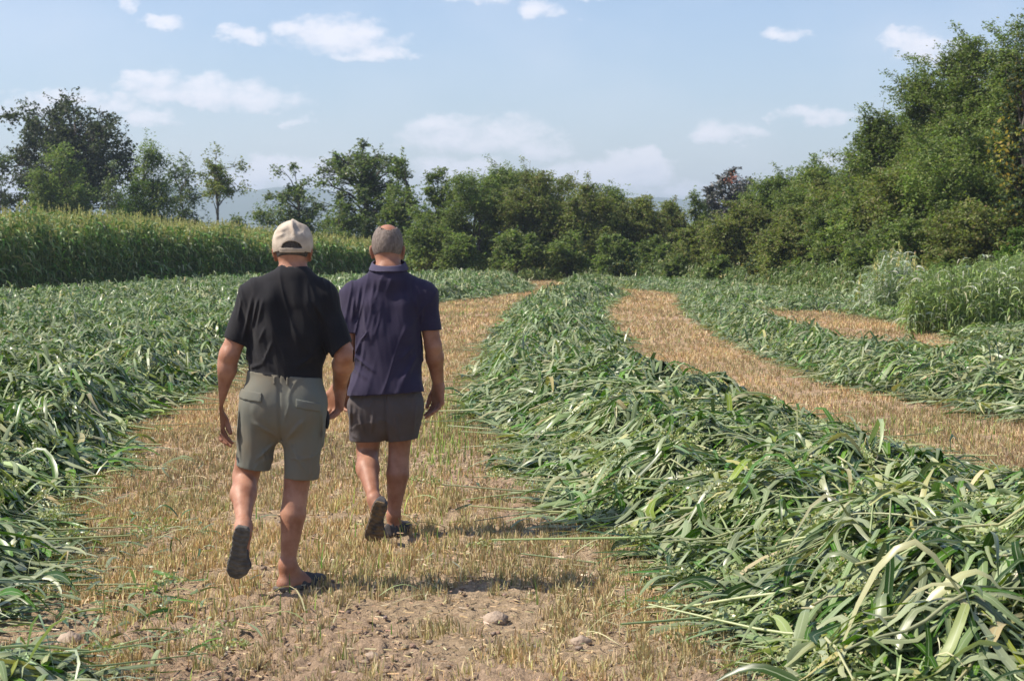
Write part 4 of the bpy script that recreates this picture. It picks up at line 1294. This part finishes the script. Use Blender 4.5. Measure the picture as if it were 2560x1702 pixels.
def shoe(name_o, root, loc, heel, fwd, up, mat_u, mat_s, L=.285, closed=False, side=1, bulge=.0):
    """clog or closed shoe in its own frame"""
    fwd = unit(fwd); up = unit(np.asarray(up, float) - fwd * np.dot(up, fwd)); sd = np.cross(fwd, up)
    R = np.stack([sd, fwd, up], 1)
    g = Grid((-.075, -.03, -.012), (.075, L + .03, .125), .003)
    X = g.ax[0][:, None, None]; Y = g.ax[1][None, :, None]; Z = g.ax[2][None, None, :]
    s = np.clip(Y / L, -.2, 1.2)
    w = np.interp(s.ravel(), [-.05, 0, .05, .2, .4, .55, .72, .88, .97, 1.02], [.004, .024, .034, .039, .034, .041, .0515, .044, .026, .004])[None, :, None]
    cx = (np.interp(s.ravel(), [0, .4, .7, 1.0], [0, .004, -.004, .006]) * side)[None, :, None]
    w = w + (.006 * np.exp(-((s - .72) / .15) ** 2)) * (np.sign(X) == -side)
    body2 = np.abs(X - cx) - w
    spring = .016 * np.clip((s - .7) / .3, 0, 1) ** 2
    zs = Z - spring
    # sole slab
    sole = np.maximum(body2, np.abs(zs - .011) - .012)
    sole = np.maximum(sole, np.maximum(-Y - .002, Y - L))
    tread = .0028 * (np.sin(Y * 2 * math.pi / .026 + 2.2 * np.abs(X) / .03) > .1) * (zs < .004)
    sole = (sole + tread).astype(np.float32)
    V, Q = nets(g, sole); V = relax(V, Q, 1)
    o = mesh_np('sole', loc * 0 + heel + V @ R.T, Q, mat_s, root, loc=loc)
    # upper
    h = np.interp(s.ravel(), [-.02, .0, .12, .3, .45, .6, .8, .95, 1.03], [.05, .068, .072, .074, .074, .066, .05, .035, .015])[None, :, None]
    e = np.sqrt(((X - cx) / (w + .003)) ** 2 + (np.maximum(zs - .012, 0) / h) ** 2)
    up_ = (e - 1) * np.minimum(w, h)
    up_ = np.maximum(up_, -(zs - .010)); up_ = np.maximum(up_, np.maximum(-Y - .004, Y - L - .001))
    sh = np.maximum(up_, -(up_ + .0075))
    if closed:
        op = np.sqrt((X / .032) ** 2 + ((Y - .062) / .058) ** 2) - 1
        sh = np.maximum(sh, -np.maximum(op * .03, .03 - zs) if False else sh)
        sh = np.maximum(sh, -np.maximum(op * .03, -(zs - .050)))
        wr = .0014 * np.sin(Y * 190 + X * 60) * (zs > .02)
    else:
        sh = np.maximum(sh, -(Y - (.125 + .9 * (zs - .03) * .35)))
        # strap hole pattern: a low notch at the sides
        wr = .001 * np.sin(Y * 120)
    sh = (sh + wr).astype(np.float32)
    V, Q = nets(g, sh); V = relax(V, Q, 2)
    u = mesh_np(name_o, heel + V @ R.T, Q, mat_u, root, loc=loc)
    o.parent = u; o.matrix_parent_inverse = Matrix()
    return u


def sole_under(u): pass


M_skin = simple_mat('skin', (.28, .125, .075), (.43, .225, .150), scale=13, rough=.50, bump=.0009, bscale=160, spec=.28, sss=.12)
M_skin2 = simple_mat('skin_tanned', (.26, .115, .068), (.39, .195, .128), scale=13, rough=.50, bump=.0009, bscale=160, spec=.28, sss=.12)
M_black = simple_mat('black_cotton', (.014, .014, .017), (.022, .021, .024), scale=6, rough=.9, bump=.0005, bscale=500, spec=.15, sheen=.08)
M_navy = simple_mat('navy_pique', (.030, .025, .052), (.044, .036, .066), scale=7, rough=.9, bump=.0006, bscale=450, spec=.15, sheen=.1)
M_navy2 = simple_mat('collar_rib', (.075, .066, .11), (.09, .08, .125), scale=7, rough=.9, bump=.0015, bscale=450, spec=.2)
M_khaki = simple_mat('faded_green_cotton', (.150, .162, .145), (.172, .150, .112), scale=4.5, rough=.9, bump=.0006, bscale=500, spec=.2)
M_taupe = simple_mat('taupe_cotton', (.100, .088, .095), (.085, .070, .066), scale=5, rough=.9, bump=.0006, bscale=500, spec=.2)
M_cap = simple_mat('cap_cotton', (.55, .475, .39), (.40, .335, .27), scale=22, rough=.9, bump=.002, bscale=300, spec=.2)
M_hair_dark = simple_mat('dark_hair', (.035, .028, .024), (.10, .09, .085), scale=160, rough=.75, bump=.004, bscale=420)
M_hair_grey = simple_mat('grey_hair', (.125, .098, .084), (.215, .175, .152), scale=80, rough=.8, bump=.0015, bscale=500, stretch=(1, 1, .5), detail=8)
M_rubber = simple_mat('dusty_clog', (.045, .042, .046), (.085, .078, .074), scale=22, rough=.8, bump=.002, bscale=120)
M_sole = simple_mat('dusty_sole', (.075, .072, .070), (.15, .135, .115), scale=26, rough=.9, bump=.003, bscale=90)
M_sole2 = simple_mat('muddy_sole', (.055, .052, .052), (.19, .13, .07), scale=34, rough=.9, bump=.003, bscale=90)


def hair_noise(x, y, z): return .0035 * (fbm(x * 120, y * 120, z * 90, 2) - .5)


def build_person_one():
    D = 8.70
    J = lambda px, py, dy=0.0: at(px, py, D + dy)
    foot = J(712, 1478); loc = np.array([foot[0], foot[1], 0.0])
    root = empty('person', tuple(loc), 'man walking away in a pale cap, black t-shirt and grey-green shorts', 'person', None)
    lo = J(505, 1500, -.5); hi = J(905, 540, .5)
    g = Grid((lo[0], D - .44, -.03), (hi[0], D + .34, 1.79), .0045)
    body = g.empty()
    hc = J(732, 613, .02)
    Rh = rotx(-.10)
    head(g, body, hc, Rh, 1.0)
    neck = J(733, 695, -.015)
    cone(g, body, hc + np.array([0, -.012, -.05]), neck, .060, .066, .03)
    for sx in (-1, 1): cone(g, body, neck + np.array([sx * .035, -.015, 0]), J(722 + sx * 78, 733, -.015), .05, .048, .04)
    LS, RS = J(636, 745), J(806, 748)
    cone(g, body, J(722, 770), J(713, 900), .150, .152, .05, flat=.66)
    cone(g, body, J(713, 900), J(713, 975), .150, .165, .05, flat=.68)
    cone(g, body, LS, RS, .058, .058, .07)
    LE, LW = J(574, 885, -.01), J(539, 1018, .05)
    RE, RW = J(862, 888, -.05), J(848, 968, .16)
    for S_, E, W in ((LS, LE, LW), (RS, RE, RW)):
        cone(g, body, S_, E, .056, .046, .03)
        m = E + (W - E) * .28
        cone(g, body, E, m, .045, .050, .02); cone(g, body, m, W, .050, .031, .02, flat=.92)
    ellip(g, body, LE + np.array([.0, -.035, .0]), (.018, .018, .022), None, .03)
    hand(g, body, LW, unit(np.array([.03, .03, -1])), np.array([.45, .9, 0]), curl=.45, size=1.2)
    hand(g, body, RW, unit(np.array([-.25, .12, -1])), np.array([-.8, .6, .15]), curl=-.6, size=1.2)
    # legs
    LH, RH = J(666, 985), J(760, 985)
    LK, LA = J(614, 1190, .08), J(609, 1316, -.235)
    RK, RA = J(742, 1206, .03), J(719, 1412, 0)
    cone(g, body, LH, LK, .088, .063, .03); cone(g, body, RH, RK, .088, .061, .03)
    LC = LK + (LA - LK) * .30 + np.array([-.006, -.012, -.016]); cone(g, body, LK, LC, .060, .057, .012); cone(g, body, LC, LA, .057, .030, .03)
    RC = RK + (RA - RK) * .38 + np.array([.0, -.008, 0]); cone(g, body, RK, RC, .059, .060, .012); cone(g, body, RC, RA, .060, .032, .012)
    # feet
    rf = unit([.72, .69, 0]); rheel = J(703, 1473, -.03); rheel[2] = .036
    cone(g, body, RA, rheel + rf * .025, .032, .036, .03); cone(g, body, rheel + rf * .02, rheel + rf * .19 + np.array([0, 0, -.002]), .032, .036, .03, flat=.7, n=(0, 0, 1)); cone(g, body, RA, rheel + rf * .14, .03, .03, .04)
    lh = J(604, 1333, -.335); lt = J(588, 1452, -.245)
    lf_ = unit(lt - lh); lu = unit(np.array([.05, 1, .25]) - lf_ * np.dot([.05, 1, .25], lf_))
    cone(g, body, LA, lh + lu * .055 + lf_ * .03, .030, .034, .03); cone(g, body, lh + lu * .05 + lf_ * .03, lh + lu * .05 + lf_ * .20, .031, .034, .03, flat=.7, n=lu); cone(g, body, LA, lh + lu * .06 + lf_ * .14, .03, .03, .04)
    solid(g, body, 'body', M_skin, root, loc, 1)
    # t-shirt
    tor = g.empty()
    cone(g, tor, J(721, 775), J(718, 850), .166, .171, .05, flat=.68)
    cone(g, tor, J(718, 850), J(711, 1000), .170, .178, .05, flat=.70)
    cone(g, tor, LS, RS, .066, .066, .08)
    cone(g, tor, neck + np.array([0, 0, .0]), neck + np.array([0, 0, -.05]), .078, .09, .06)
    for sx in (-1, 1): cone(g, tor, neck + np.array([sx * .03, -.015, -.012]), J(722 + sx * 80, 735, -.015), .058, .056, .05)
    for sx in (-1, 1): cone(g, tor, J(722 + sx * 48, 765, -.068), J(720 + sx * 42, 830, -.070), .055, .045, .06)
    arm = g.empty()
    cone(g, arm, LS, LE + (LE - LS) * .1, .067, .060, .02); cone(g, arm, RS, RE + (RE - RS) * .1, .067, .064, .02)
    U = smin(tor, arm, .05)
    x0 = J(720, 900)[0]
    def folds(x, y, z):
        X = (x - x0); back = (y < D + .02)
        n1 = fbm(x * 22 + z * 5, y * 6, z * 3.2, 3) - .5
        w = .015 * n1 * (.6 + sstep(1.45, 1.1, z)) - .006 * ridge((fbm(X * 13 + z * 4, y * 3, z * 2.2, 2) - .5) * 9) * back
        A = lambda px, py: ((px - 720) / 529, (1482 - py) / 529)
        for (p, q, ww, a) in [((640, 735), (612, 850), .008, .007), ((655, 740), (634, 820), .007, .007), ((668, 745), (650, 812), .007, .006), ((610, 740), (600, 800), .007, .005), ((790, 745), (815, 800), .008, .006), ((770, 750), (786, 790), .008, .005),
                              ((672, 815), (655, 850), .007, .006), ((690, 850), (664, 905), .007, .008), ((664, 905), (625, 918), .009, .006), ((640, 880), (700, 925), .012, .004), ((800, 880), (740, 918), .012, .006), ((806, 850), (770, 905), .010, .004), ((745, 700), (752, 770), .03, .006), ((690, 700), (690, 760), .03, .005), ((655, 930), (700, 936), .007, .006)]:
            a0, a1 = A(*p), A(*q)
            w = w + fold_line(X, z, a0[0], a0[1], a1[0], a1[1], ww, a) * back
        return w
    band(g, U, folds)
    sh = np.maximum(U, -(U + .011))
    sh = np.maximum(sh, -plane(g, J(712, 949), (.18, 0, 1.0)))                    # hem
    for S_, E, px, py in ((LS, LE, 583, 851), (RS, RE, 857, 876)):
        c = J(px, py, -.01); nrm = E - S_ + (np.array([.12, 0, 0]) if px > 700 else 0)
        cutv = np.minimum(-plane(g, c, nrm), 1)            # >0 above the hem
        rem = np.maximum(-cutv * -1 * -1, arm - tor - .012)
        below = plane(g, c, nrm)
        rem = np.maximum(-below, arm - tor - .004)
        rem = np.maximum(rem, arm - .05)
        side = plane(g, J(720, 850), (1 if px > 700 else -1, 0, 0))
        rem = np.maximum(rem, -side)
        sh = np.maximum(sh, -rem)
    nk = g.empty(); cone(g, nk, neck + np.array([0, .02, .10]), neck + np.array([0, -.005, .014]), .072, .068, 0)
    sh = np.maximum(sh, -nk)
    solid(g, sh, 't_shirt', M_black, root, loc, 1)
    # shorts
    pel = g.empty()
    cone(g, pel, J(713, 925), J(711, 1005), .174, .190, .04, flat=.72)
    for sx in (-1, 1): ellip(g, pel, J(711 + sx * 45, 1010, -.075), (.085, .06, .10), None, .06)
    ll = g.empty(); rl = g.empty()
    cone(g, ll, J(655, 1010, .0), J(630, 1195, .055), .105, .080, .03); cone(g, rl, J(760, 1010), J(752, 1215, .02), .103, .077, .03)
    legs = np.minimum(ll, rl)
    U = smin(pel, legs, .045)
    def f2(x, y, z):
        X = x - x0; A = lambda px, py: ((px - 720) / 529, (1482 - py) / 529)
        w = .018 * (fbm(x * 14, y * 6, z * 4, 3) - .5) * sstep(.98, .75, z) - .005 * ridge((fbm(X * 10 - z * 3, y * 3, z * 7, 2) - .5) * 9) * (y < D + .05)
        s = A(706, 1000)
        w = w + .006 * np.exp(-((X - s[0]) / .006) ** 2) * (z > A(0, 1100)[1]) * (y < D)
        for (p, q, ww, a) in [((600, 1010), (590, 1120), .006, .008), ((592, 1060), (600, 1150), .006, .006), ((690, 1105), (640, 1150), .008, .008), ((720, 1100), (770, 1180), .01, .006), ((812, 1010), (806, 1170), .008, .008), ((640, 1050), (700, 1090), .01, .006), ((770, 1040), (720, 1095), .01, .006), ((660, 1120), (664, 1165), .006, .006), ((785, 1120), (780, 1190), .008, .006)]:
            a0, a1 = A(*p), A(*q); w = w + fold_line(X, z, a0[0], a0[1], a1[0], a1[1], ww, a) * (y < D + .05)
        return w
    band(g, U, f2)
    s2 = np.maximum(U, -(U + .011))
    pl = plane(g, J(627, 1166, .06), (.16, -.05, 1.0)); pr = plane(g, J(753, 1197), (.05, 0, 1.0))
    cut = np.where(ll < rl, -pl, -pr)
    s2 = np.maximum(s2, cut)
    s2 = np.maximum(s2, plane(g, J(713, 934), (.1, 0, 1.0)))
    so = solid(g, s2, 'shorts', M_khaki, root, loc, 1)
    # pocket flaps and belt loops: pieces lying on the shorts
    def patch(name, px0, py0, px1, py1, slope, t=.008):
        a, b = J(px0, py0), J(px1, py1)
        X = g.ax[0][:, None, None]; Z = g.ax[2][None, None, :]; Yc = g.ax[1][None, :, None]
        zz = Z - (a[2] + slope * (X - a[0]))
        bx = np.maximum(np.maximum(a[0] - X, X - b[0]), np.maximum(zz, (b[2] - a[2]) - zz + 0 * X))
        bx = np.maximum(bx, Yc - (D - .02))
        q = np.maximum(np.maximum(U - t, -(U + .004)), bx).astype(np.float32)
        o = solid(g, q, name, M_khaki, so, loc, 1); return o
    patch('pocket_flap', 600, 968, 664, 992, -.12); patch('pocket_flap', 748, 990, 808, 1012, -.22)
    patch('belt_loop', 691, 936, 697, 955, 0, .010); patch('belt_loop', 724, 938, 730, 957, 0, .010)
    # hair below the cap
    gh = Grid(hc - .135, hc + .135, .003)
    hh = gh.empty(); s_ = 1.0; T = lambda x, y, z: hc + Rh @ np.array([x, y, z])
    ellip(gh, hh, T(0, -.005, .015), np.array([.077, .098, .092]) + .005, Rh, .02); ellip(gh, hh, T(0, -.03, -.02), np.array([.070, .062, .07]) + .0045, Rh, .03)
    band(gh, hh, hair_noise)
    hh = np.maximum(hh, plane(gh, T(0, -.05, -.060), Rh @ np.array([0, -.15, -1.0]))); hh = np.maximum(hh, plane(gh, T(0, .02, 0), Rh @ np.array([0, 1.0, .1])))
    for q in (-1, 1): ellip(gh, hh, T(q * .088, .0, -.045), (.02, .028, .04), Rh, .004, cut=True)
    hh = np.maximum(hh, plane(gh, T(0, 0, .045), Rh @ np.array([0, 0, 1.0])))
    solid(gh, hh.astype(np.float32), 'hair', M_hair_dark, root, loc, 0)
    # cap
    gc = Grid(hc + np.array([-.12, -.14, -.08]), hc + np.array([.12, .22, .16]), .0025)
    cp = gc.empty()
    ellip(gc, cp, T(0, -.002, .018), (.089, .108, .100), Rh, .0)
    cone(gc, cp, T(0, -.002, .015), T(0, -.002, -.06), .089, .0905, .02, flat=1.0)
    ellip(gc, cp, T(0, -.002, .0), (.0905, .110, .075), Rh, .02)
    def crumple(x, y, z):
        k = sstep(hc[2] + .01, hc[2] + .06, z)
        X = x - hc[0]; Zl = z - hc[2]
        w = .013 * (fbm(x * 26 + 3, y * 26, z * 20, 2) - .5) * k
        w = w + fold_line(X, Zl, .0, .125, .022, .045, .010, .008) + fold_line(X, Zl, -.07, .06, -.01, .085, .012, .006) + fold_line(X, Zl, -.075, .035, -.02, .058, .010, .004) - fold_line(X, Zl, .012, .10, .055, .06, .013, .004)
        return w
    band(gc, cp, crumple, .03)
    sh = np.maximum(cp, -(cp + .0065))
    sh = np.maximum(sh, -plane(gc, T(0, -.1, -.037), Rh @ np.array([0, .02, 1.0])))
    X = gc.ax[0][:, None, None] - (J(734, 600)[0]); Y = gc.ax[1][None, :, None] - hc[1]; Z = gc.ax[2][None, None, :] - hc[2]
    hole = np.sqrt((X / .047) ** 2 + (np.maximum(Z + .012, 0) / .031) ** 2) - 1
    hole = np.maximum(hole * .03, -(Z + .0135)); hole = np.maximum(hole, Y)
    sh = np.maximum(sh, -hole).astype(np.float32)
    co = solid(gc, sh, 'cap', M_cap, root, loc, 1)
    # strap, visor, button
    st = np.maximum(np.maximum(cp - .0035, -(cp + .0035)), np.maximum(np.abs(Z + .0245) - .0105, np.abs(X) - .058)); st = np.maximum(st, Y + .02).astype(np.float32)
    solid(gc, st, 'strap', M_cap, co, loc, 0)
    v = gc.empty(); ellip(gc, v, T(0, .11, -.025), (.078, .085, .03), Rh @ rotx(-.15), 0)
    v = np.maximum(v, -(v + .02)); v = np.maximum(v, np.abs(plane(gc, T(0, .11, -.022), Rh @ rotx(-.12) @ np.array([0, 0, 1.0]))) - .004); v = np.maximum(v, -(cp - .0))
    v2 = gc.empty(); ellip(gc, v2, T(0, .10, -.022), (.076, .088, .2), Rh, 0)
    v = np.maximum(np.maximum(v2, np.abs(plane(gc, T(0, .11, -.024), Rh @ rotx(-.14) @ np.array([0, 0, 1.0]))) - .0045), -cp).astype(np.float32)
    solid(gc, v, 'visor', M_cap, co, loc, 0)
    b = gc.empty(); ellip(gc, b, T(0.0, .0, .121), (.008, .008, .004), Rh, 0); solid(gc, b, 'button', M_cap, co, loc, 0)
    shoe('clog', root, loc, np.array([rheel[0], rheel[1], 0.004]) - rf * .03, rf, (0, 0, 1), M_rubber, M_sole, side=1)
    shoe('clog', root, loc, lh - lf_ * .03, lf_, lu, M_rubber, M_sole, side=-1)
    # dark pouch on the right hip
    gp_ = Grid(J(806, 1085, -.1), J(836, 1015, .1), .003); pf = gp_.empty(); ellip(gp_, pf, J(817, 1048, .02), (.014, .03, .046), None, 0)
    solid(gp_, pf, 'pouch', M_black, root, loc, 0)


def build_person_two():
    D = 10.33
    s = F / D
    J = lambda px, py, dy=0.0: at(px, py, D + dy)
    foot = J(985, 1340); loc = np.array([foot[0], foot[1], 0.0])
    root = empty('person', tuple(loc), 'bare-headed balding man walking away in a navy polo shirt and dark shorts', 'person', None)
    g = Grid((J(835, 1300)[0], D - .50, -.03), (J(1130, 1300)[0], D + .32, 1.80), .0048)
    body = g.empty()
    hc = J(969, 612, .02); Rh = rotx(-.16)
    head(g, body, hc, Rh, 1.05)
    neck = J(972, 672, -.03)
    cone(g, body, hc + np.array([0, -.018, -.05]), neck, .064, .070, .03)
    LS, RS = J(884, 740), J(1061, 740)
    for sx in (-1, 1): cone(g, body, neck + np.array([sx * .035, -.015, -.03]), J(972 + sx * 70, 724, -.015), .05, .048, .04)
    cone(g, body, J(972, 760), J(966, 890), .160, .165, .05, flat=.7); cone(g, body, J(966, 890), J(966, 975), .165, .178, .05, flat=.74)
    cone(g, body, LS, RS, .058, .058, .07)
    LE, LW = J(868, 868, -.04), J(866, 962, .12)
    RE, RW = J(1083, 866, -.01), J(1096, 962, .08)
    for S_, E, W in ((LS, LE, LW), (RS, RE, RW)):
        cone(g, body, S_, E, .054, .047, .03); m = E + (W - E) * .28
        cone(g, body, E, m, .045, .049, .02); cone(g, body, m, W, .049, .032, .02)
    hand(g, body, RW, unit(np.array([-.02, .05, -1])), np.array([-.55, .84, 0]), curl=-.5, size=1.22)
    hand(g, body, LW, unit(np.array([.0, .1, -1])), np.array([.75, .66, 0]), curl=.7, size=1.22)
    LH, RH = J(925, 1010), J(1006, 1010)
    LK, LA = J(919, 1128, .08), J(935, 1247, -.285)
    RK, RA = J(998, 1122, .03), J(984, 1288, 0)
    cone(g, body, LH, LK, .09, .064, .03); cone(g, body, RH, RK, .09, .060, .03)
    LC = LK + (LA - LK) * .30 + np.array([-.010, -.01, -.016]); cone(g, body, LK, LC, .062, .062, .012); cone(g, body, LC, LA, .061, .032, .03)
    RC = RK + (RA - RK) * .38 + np.array([.004, -.008, 0]); cone(g, body, RK, RC, .058, .063, .012); cone(g, body, RC, RA, .063, .033, .012)
    rf = unit([.34, .94, 0]); rheel = J(976, 1338, -.03); rheel[2] = .036
    cone(g, body, RA, rheel + rf * .03, .032, .034, .03); cone(g, body, rheel + rf * .02, rheel + rf * .18, .03, .032, .03, flat=.7, n=(0, 0, 1)); cone(g, body, RA, rheel + rf * .13, .028, .026, .03)
    lh = J(949, 1268, -.385); lt = J(927, 1364, -.30)
    lf_ = unit(lt - lh); lu = unit(np.array([.1, 1, .3]) - lf_ * np.dot([.1, 1, .3], lf_))
    cone(g, body, LA, lh + lu * .055 + lf_ * .03, .031, .034, .03); cone(g, body, lh + lu * .05 + lf_ * .03, lh + lu * .048 + lf_ * .18, .03, .031, .03, flat=.7, n=lu); cone(g, body, LA, lh + lu * .055 + lf_ * .12, .028, .026, .03)
    solid(g, body, 'body', M_skin2, root, loc, 1)
    # polo shirt
    tor = g.empty()
    cone(g, tor, J(970, 775), J(966, 860), .176, .186, .05, flat=.72); cone(g, tor, J(966, 860), J(965, 1010), .186, .214, .05, flat=.80)
    for sx in (-1, 1): ellip(g, tor, J(965 + sx * 42, 985, -.085), (.115, .07, .10), None, .06)
    cone(g, tor, LS, RS, .068, .068, .08); cone(g, tor, neck + np.array([0, 0, -.02]), neck + np.array([0, 0, -.06]), .085, .10, .06)
    for sx in (-1, 1): cone(g, tor, neck + np.array([sx * .035, -.015, -.042]), J(972 + sx * 72, 727, -.015), .058, .056, .05)
    for sx in (-1, 1): cone(g, tor, J(970 + sx * 42, 765, -.075), J(970 + sx * 36, 830, -.08), .055, .045, .06)
    arm = g.empty(); cone(g, arm, LS, LE + (LE - LS) * .1, .068, .060, .02); cone(g, arm, RS, RE + (RE - RS) * .1, .068, .062, .02)
    U = smin(tor, arm, .05)
    x0 = J(966, 900)[0]
    def folds(x, y, z):
        X = x - x0; back = y < D + .02
        w = .015 * (fbm(x * 20 + z * 3, y * 6, z * 3, 3) - .5) - .006 * ridge((fbm(X * 12 - z * 3, y * 3, z * 2.2, 2) - .5) * 9) * back
        A = lambda px, py: ((px - 966) / s, (1345 - py) / s)
        for (p, q, ww, a) in [((905, 710), (895, 780), .01, .007), ((940, 700), (930, 775), .01, .005), ((985, 690), (972, 730), .012, .006), ((1040, 715), (1046, 780), .01, .006), ((890, 740), (884, 800), .009, .007), ((925, 825), (905, 850), .007, .009), ((905, 850), (893, 880), .008, .008),
                              ((1040, 860), (1000, 900), .013, .005), ((1060, 760), (1056, 810), .008, .006), ((880, 880), (940, 925), .009, .009), ((872, 905), (925, 945), .012, .006), ((1020, 700), (1035, 760), .016, .006), ((1050, 880), (1010, 950), .013, .006), ((960, 760), (962, 840), .022, .005), ((915, 760), (918, 830), .01, .005)]:
            a0, a1 = A(*p), A(*q); w = w + fold_line(X, z, a0[0], a0[1], a1[0], a1[1], ww, a) * back
        return w
    band(g, U, folds)
    sh = np.maximum(U, -(U + .011)); sh = np.maximum(sh, -plane(g, J(965, 981), (-.06, 0, 1.0)))
    for S_, E, px, py in ((LS, LE, 866, 836), (RS, RE, 1078, 826)):
        c = J(px, py, -.01); below = plane(g, c, (E - S_) * np.array([.3, 1, 1]))
        rem = np.maximum(np.maximum(-below, arm - tor - .004), arm - .05); rem = np.maximum(rem, -plane(g, J(966, 850), (1 if px > 966 else -1, 0, 0)))
        sh = np.maximum(sh, -rem)
    nk = g.empty(); cone(g, nk, neck + np.array([0, .02, .08]), neck + np.array([0, -.005, -.03]), .078, .074, 0); sh = np.maximum(sh, -nk); sh = np.maximum(sh, plane(g, neck + np.array([0, 0, .002]), (0, -.1, 1)))
    po = solid(g, sh, 'polo_shirt', M_navy, root, loc, 1)
    # collar: folded band around the neck
    gc = Grid(neck + np.array([-.16, -.14, -.08]), neck + np.array([.16, .16, .08]), .003)
    c0 = gc.empty(); cone(gc, c0, neck + np.array([0, .004, .065]), neck + np.array([0, .0, -.025]), .082, .122, 0, flat=.90)
    cc = np.maximum(c0, -(c0 + .009)); pt = plane(gc, neck + np.array([0, 0, .038]), (0, -.25, 1)); pb = plane(gc, neck + np.array([0, 0, -.004]), (0, -.12, 1))
    cc = np.maximum(np.maximum(cc, pt), -pb).astype(np.float32)
    solid(gc, cc, 'collar', M_navy2, po, loc, 1)
    # shorts
    pel = g.empty(); cone(g, pel, J(965, 955), J(965, 1010), .185, .200, .04, flat=.72)
    for sx in (-1, 1): ellip(g, pel, J(965 + sx * 40, 1012, -.07), (.10, .04, .09), None, .08)
    ll = g.empty(); rl = g.empty()
    cone(g, ll, J(917, 1020), J(915, 1120, .04), .106, .096, .03); cone(g, rl, J(1010, 1020), J(1004, 1115, .02), .104, .086, .03)
    U = smin(pel, np.minimum(ll, rl), .04)
    def f2(x, y, z):
        X = x - x0; A = lambda px, py: ((px - 966) / s, (1345 - py) / s)
        w = .018 * (fbm(x * 15, y * 6, z * 5, 3) - .5) - .005 * ridge((fbm(X * 10 + z * 3, y * 3, z * 7, 2) - .5) * 9) * (y < D + .05)
        q0 = A(968, 1000); w = w + .010 * np.exp(-((X - q0[0]) / .009) ** 2) * (y < D)
        for (p, q, ww, a) in [((880, 1000), (876, 1080), .007, .007), ((900, 1030), (915, 1090), .009, .006), ((940, 1020), (930, 1080), .009, .005), ((1045, 1000), (1035, 1080), .008, .007), ((990, 1030), (1000, 1090), .009, .006)]:
            a0, a1 = A(*p), A(*q); w = w + fold_line(X, z, a0[0], a0[1], a1[0], a1[1], ww, a) * (y < D + .05)
        return w
    band(g, U, f2)
    s2 = np.maximum(U, -(U + .011))
    cut = np.where(ll < rl, -plane(g, J(915, 1103), (.0, 0, 1.0)), -plane(g, J(1004, 1100), (-.12, 0, 1.0)))
    s2 = np.maximum(np.maximum(s2, cut), plane(g, J(965, 962), (0, 0, 1.0)))
    solid(g, s2, 'shorts', M_taupe, root, loc, 1)
    # short grey hair with a bald crown
    gh = Grid(hc - .15, hc + .15, .003); hh = gh.empty(); k_ = 1.05; T = lambda x, y, z: hc + Rh @ (np.array([x, y, z]) * k_)
    ellip(gh, hh, T(0, -.005, .015), np.array([.077, .098, .092]) * k_ + .0065, Rh, .02); ellip(gh, hh, T(0, -.03, -.02), np.array([.070, .062, .07]) * k_ + .005, Rh, .03)
    band(gh, hh, lambda x, y, z: .8 * hair_noise(x, y, z))
    hh = np.maximum(hh, plane(gh, T(0, -.05, -.062), Rh @ np.array([0, -.15, -1.0]))); hh = np.maximum(hh, plane(gh, T(0, .03, 0), Rh @ np.array([0, 1.0, .1])))
    X = gh.ax[0][:, None, None]; Y = gh.ax[1][None, :, None]; Z = gh.ax[2][None, None, :]
    c = T(.004, -.012, .110)
    XX, YY, ZZ = np.broadcast_arrays(X, Y, Z)
    bald = (np.sqrt(((XX - c[0]) / .050) ** 2 + ((YY - c[1]) / .105) ** 2 + ((ZZ - c[2]) / .066) ** 2) - 1) * .045
    bd = np.abs(hh) < .02
    nz = np.zeros_like(bald); nz[bd] = .024 * (fbm(XX[bd] * 230, YY[bd] * 230, ZZ[bd] * 230, 2) - .5) + .012 * (fbm(XX[bd] * 40, YY[bd] * 40, ZZ[bd] * 40, 2) - .5)
    hh = np.maximum(hh, -(bald + nz))
    hh = hh.astype(np.float32)
    for q in (-1, 1): ellip(gh, hh, T(q * .088, .0, -.048), (.02, .028, .036), Rh, .004, cut=True)
    solid(gh, hh, 'hair', M_hair_grey, root, loc, 0)
    shoe('shoe', root, loc, np.array([rheel[0], rheel[1], .004]) - rf * .03, rf, (0, 0, 1), M_rubber, M_sole2, L=.275, closed=True, side=1)
    shoe('shoe', root, loc, lh - lf_ * .03, lf_, lu, M_rubber, M_sole2, L=.265, closed=True, side=-1)


build_person_one()
build_person_two()
